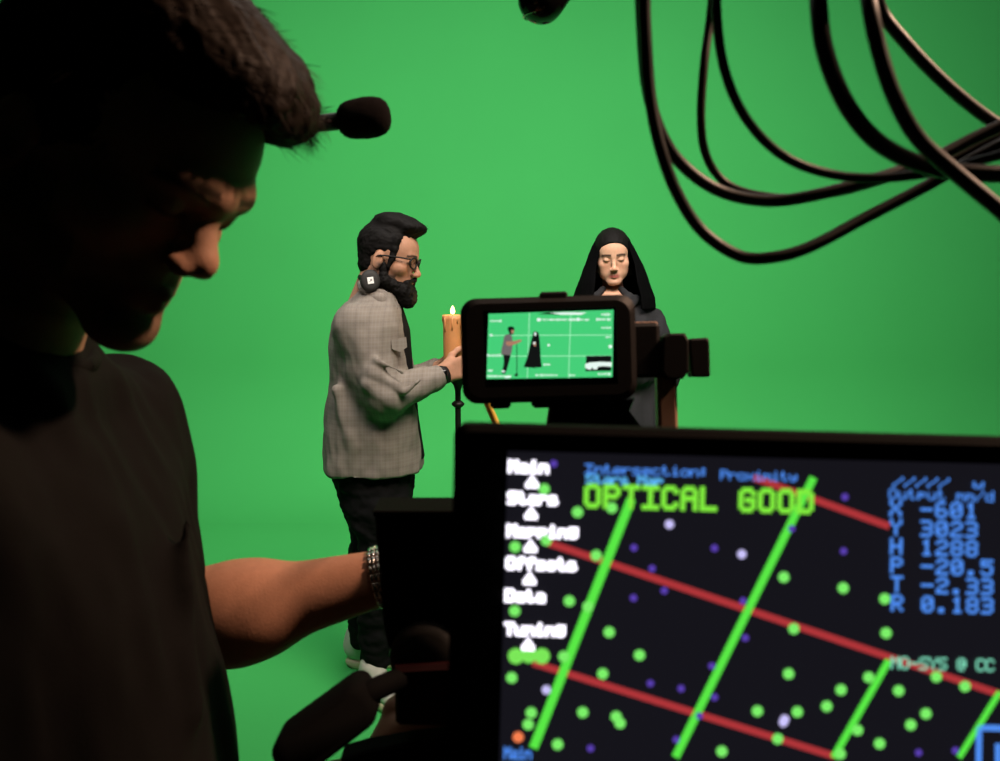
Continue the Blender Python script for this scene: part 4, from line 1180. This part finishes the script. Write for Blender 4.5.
def studio_camera():
    Y = 0.86
    def q(px, py, d=Y):
        return at(px, py, d)
    o = q(420, 640); root = empty('studio_camera', (o.x, Y, 0)); inv = Matrix.Translation((-o.x, -Y, 0))

    def add(name, vf, m, smooth=False, parent=root):
        return mesh(name, [inv @ Vector(p) for p in vf[0]], vf[1], m, parent, smooth)

    def outline(name, pts, y0, y1, m, bev=0.003, parent=root):
        """outline of the side that faces us, taken at the near face y0, pushed back to y1"""
        P3 = [at(a, b, y0) for a, b in pts]; poly = [(p.x, -p.z) for p in P3]
        v, f = prism(poly, y0, y1, bev)
        return add(name, ([Vector((p.x, p.z, -p.y)) for p in v], f), m, parent=parent)
    # rear hood box: open top tray with a rim
    outline('rear_box', [(374, 515), (560, 515), (560, 650), (388, 650), (383, 625)], 0.82, 0.875, M['matte'], 0.004)
    outline('rear_box_rim', [(373, 511), (560, 511), (560, 517), (373, 517)], 0.817, 0.87, M['matte'], 0.001)
    outline('lens_body', [(440, 560), (640, 560), (640, 700), (440, 700)], 0.87, 1.15, M['plastic'], 0.01)
    # round focus knob
    a = q(424, 662, 0.81)
    kb = lathe([(0, 0.0), (0.026, 0.0), (0.0325, 0.004), (0.0335, 0.010), (0.0335, 0.034), (0.0325, 0.04), (0.0, 0.04)], 36, axis_mtx(a, a + Vector((0.02, 1, 0.05))) @ Matrix.Diagonal((1, 1.05, 1, 1)))
    kn = add('focus_knob', kb, M['grey_plastic'], True)
    kr = []
    for k in range(24):
        an = 2 * math.pi * k / 24
        kr.append(xf(box((0.0337 * math.cos(an), 0.0337 * 1.05 * math.sin(an), 0.022), (0.003, 0.003, 0.022), 0.0008), axis_mtx(a, a + Vector((0.02, 1, 0.05)))))
    add('knob_ribs', merge(*kr), M['grey_plastic'], False, kn)
    outline('battery', [(394, 668), (470, 664), (470, 727), (400, 727), (395, 723)], 0.80, 0.90, M['dark_red'], 0.004)
    outline('base_plate', [(340, 760), (365, 752), (410, 744), (452, 740), (640, 740), (640, 790), (340, 790)], 0.80, 0.83, M['matte'], 0.004)
    outline('body_spine', [(445, 640), (640, 640), (640, 760), (445, 760)], 0.88, 1.12, M['plastic'], 0.006)
    # pan handle with a padded grip
    g0, g1 = q(284, 757, 0.74), q(372, 691, 0.78)
    dv = (g1 - g0); L = dv.length
    gm = Matrix.Translation(g0) @ Matrix((dv.normalized(), Vector((0, 1, 0)), dv.normalized().cross(Vector((0, 1, 0))))).transposed().to_4x4()
    gp = xf(prism(round_rect(L * 1.02, 0.046, 0.014), -0.022, 0.022, 0.006), gm @ Matrix.Translation((L / 2, 0, 0)) @ Matrix.Rotation(math.pi / 2, 4, 'X'))
    hd = add('pan_handle_grip', gp, M['matte'], True)
    g2 = q(452, 655, 0.86)
    hb = add('pan_handle_bar', tube(smooth_path([g0.lerp(g1, 0.8), g1, g1.lerp(g2, 0.5), g2], 5), 0.0105, 12), M['matte'], True)
    # tripod below the frame
    hub = Vector((q(500, 700).x, 0.95, 0.92))
    add('tripod_head', lathe([(0, -0.05), (0.05, -0.05), (0.065, -0.02), (0.065, 0.06), (0.05, 0.17), (0, 0.17)], 28, Matrix.Translation(hub)), M['plastic'], True)
    for k in range(3):
        an = math.radians((0, 100, 250)[k]); ft = Vector((hub.x + 0.5 * math.cos(an), hub.y + 0.5 * math.sin(an), 0.012))
        lg = add('tripod_leg', tube([hub + Vector((0.04 * math.cos(an), 0.04 * math.sin(an), -0.02)), ft.lerp(hub, 0.45), ft], [0.02, 0.017, 0.013], 12), M['plastic'], True)
    tag(root, 'black studio camera with a grey round knob, dark red battery and padded pan handle', 'camera')


studio_camera()


def microphone():
    Y = 1.02
    a, b = at(322, 124, Y), at(340, 121, Y); e = at(391, 115, Y)
    root = empty('microphone', (at(60, 400, Y + 0.12).x, Y + 0.12, 0)); inv = Matrix.Translation(-root.location)
    dv = (e - b).normalized()
    m = axis_mtx(b, e); L = (e - b).length
    R_ = 0.0215
    prof = [(0.013, -0.001)] + [(R_ * r, L * t) for t, r in ((0.0, .62), (0.05, .80), (0.15, .93), (0.3, 1.0), (0.5, 1.05), (0.7, 1.02), (0.85, 0.90), (0.94, 0.68), (0.985, 0.38), (1.0, 0.0))]
    v = lathe(prof, 32, m); mesh('foam_windshield', [inv @ p for p in v[0]], v[1], M['foam'], root)
    t0 = b - dv * 0.17
    v = tube([t0, b + dv * 0.01], 0.0095, 20); bd = mesh('barrel', [inv @ p for p in v[0]], v[1], mat('satin_black_metal', (0.012, 0.008, 0.008), 0.3, metal=0.2), root)
    # the printed arrow on the barrel
    side = Vector((0, -1, 0)); up = side.cross(dv).normalized() * -1; side = dv.cross(up).normalized()
    if side.y > 0:
        side = -side
    o = b - dv * 0.014 + side * 0.0097 + Vector((0, 0, -0.0005))
    ar = [(-.007, .0004), (.003, .0004), (.003, .0019), (.0075, 0), (.003, -.0019), (.003, -.0004), (-.007, -.0004)]
    av = [inv @ (o + dv * x + up * y) for x, y in ar]
    mesh('arrow_mark', av + [p + (side * 0.0003) for p in av], [tuple(range(7, 14)), tuple(range(7))[::-1]], mat('arrow_print', (0.35, 0.2, 0.2), 0.6), bd, smooth=False)
    # clip, boom and stand behind the operator
    st = Vector((root.location.x, root.location.y, t0.z - 0.06))
    v = tube(smooth_path([t0 + dv * 0.03, t0 - dv * 0.03, st.lerp(t0, 0.4), st], 6), 0.008, 12); mesh('boom', [inv @ p for p in v[0]], v[1], M['plastic'], root)
    v = tube([st + Vector((0, 0, 0.02)), (st.x, st.y, 0.03)], 0.011, 14); mesh('pole', [inv @ p for p in v[0]], v[1], M['plastic'], root)
    mesh('base', *lathe([(0, 0), (0.13, 0), (0.13, 0.01), (0.03, 0.035), (0, 0.035)], 30), M['plastic'], root)
    tag(root, 'microphone with a black foam windshield sticking out behind the operator\'s quiff', 'microphone')


microphone()


def cables():
    # (points in photograph pixels, distance, half width in pixels, material, label)
    T = [([(640, -260), (644, -60), (645, 20), (650, 95), (661, 150), (678, 195), (703, 232), (740, 256), (775, 257), (812, 246), (865, 218), (930, 184), (990, 150), (1050, 122), (1130, 105), (1215, 109)], 0.66, 6.0, 'rubber', 'black cable whose loop hangs lowest of the overhead bundle'),
         ([(636, -260), (640, -60), (642, 20), (648, 90), (664, 140), (690, 172), (725, 193), (770, 201), (820, 194), (875, 179), (930, 160), (985, 133), (1050, 108), (1130, 100), (1215, 104)], 0.69, 6.2, 'rubber', 'black cable curving just above the lowest loop of the overhead bundle'),
         ([(722, -260), (716, -60), (711, 10), (704, 65), (701, 120), (706, 155), (722, 180), (748, 193), (790, 198), (840, 192), (890, 178), (950, 160), (1020, 128), (1130, 96), (1215, 100)], 0.72, 4.2, 'rubber_brown', 'thin brown cable with the tightest bend in the overhead bundle'),
         ([(712, -260), (716, -60), (717, 20), (727, 78), (750, 124), (785, 157), (830, 174), (880, 178), (935, 172), (990, 158), (1050, 142), (1130, 130), (1215, 134)], 0.63, 4.8, 'rubber', 'slim black cable curving inside the two large overhead loops'),
         ([(812, -260), (816, -60), (819, 10), (826, 55), (845, 102), (872, 137), (905, 158), (945, 170), (1000, 174), (1060, 170), (1130, 160), (1215, 164)], 0.60, 8.6, 'rubber', 'thick black cable dropping down and bending into the overhead knot'),
         ([(855, -260), (864, -60), (869, 0), (879, 50), (895, 98), (918, 138), (952, 170), (1000, 210), (1060, 262), (1130, 300), (1215, 304)], 0.57, 8.0, 'rubber', 'thick black cable crossing the overhead knot and falling away past it'),
         ([(850, -260), (866, -60), (879, 5), (905, 42), (950, 88), (1000, 126), (1055, 150), (1130, 155), (1215, 159)], 0.745, 6.2, 'rubber', 'black cable sweeping in a shallow arc above the overhead knot')]
    for pts, Y, r, m, lab in T:
        path = smooth_path([at(a, b, (0.65 if i in (0, len(pts) - 1) else (0.65 + Y) / 2 if i == 1 else Y) + 0.005 * math.sin(i * 1.3)) for i, (a, b) in enumerate(pts)], 8)
        c0 = path[len(path) // 2]
        v, f = tube(path, r * Y / FPX, 12)
        o = mesh('cable', [p - c0 for p in v], f, M[m], loc=c0)
        tag(o, lab, 'cable', 'overhead cable bundle')
    # the arm that carries the bundle, above and beside the frame
    a0, a1 = at(600, -255, 0.65), at(1230, -255, 0.65)
    root = empty('cable_stand', (a1.x, 0.65, 0)); inv = Matrix.Translation(-root.location)
    for n_, vf in (('rail', tube([a0, a1], 0.028, 16)), ('post', tube([a1 + Vector((0, 0, 0.03)), (a1.x, 0.65, 0.03)], 0.022, 16))):
        mesh(n_, [inv @ p for p in vf[0]], vf[1], M['plastic'], root)
    mesh('base', *lathe([(0, 0), (0.13, 0), (0.13, 0.012), (0.04, 0.04), (0, 0.04)], 30), M['plastic'], root)
    tag(root, 'black upright arm that carries the hanging cables', 'stand')


cables()


def dome():
    Y = 1.3
    c = at(547, -8, Y); root = empty('camera_dome', (c.x, c.y, c.z)); s = Y / FPX
    bv, bq = surface(plus(Cp((-5 * s, 0, -7 * s), (20 * s, 0, 8 * s), 21 * s, 13 * s), E((-5 * s, 0, -7 * s), (21.5 * s, 21.5 * s, 21 * s)), k=0.01), 0.0022)
    npmesh('ball', relax(bv, bq, 1), bq, M['gloss'], root)
    rg = [Vector((-7 * s + 15.5 * s * math.cos(a), 15.5 * s * math.sin(a), -21.6 * s + 1.5 * s * math.cos(a))) for a in [2 * math.pi * k / 32 for k in range(33)]]
    mesh('lens_ring', *tube(rg, 1.0 * s, 6, False), M['steel'], root)
    mesh('bracket', *merge(tube(smooth_path([(15 * s, 0, 0), (27 * s, 0, -2 * s), (38 * s, 0, 6 * s), (40 * s, 0, 40 * s), (0, 0, 55 * s)], 6), 5 * s, 10), tube([(30 * s, 0, 4 * s), (42 * s, 0, -2 * s)], 4 * s, 10)), M['plastic'], root)
    mesh('stem', *tube([(0, 0, 20 * s), (0, 0, 4.6 - c.z)], 0.012, 14), M['plastic'], root)
    tag(root, 'glossy black ball on a bracket hanging overhead against the green', 'camera')


dome()
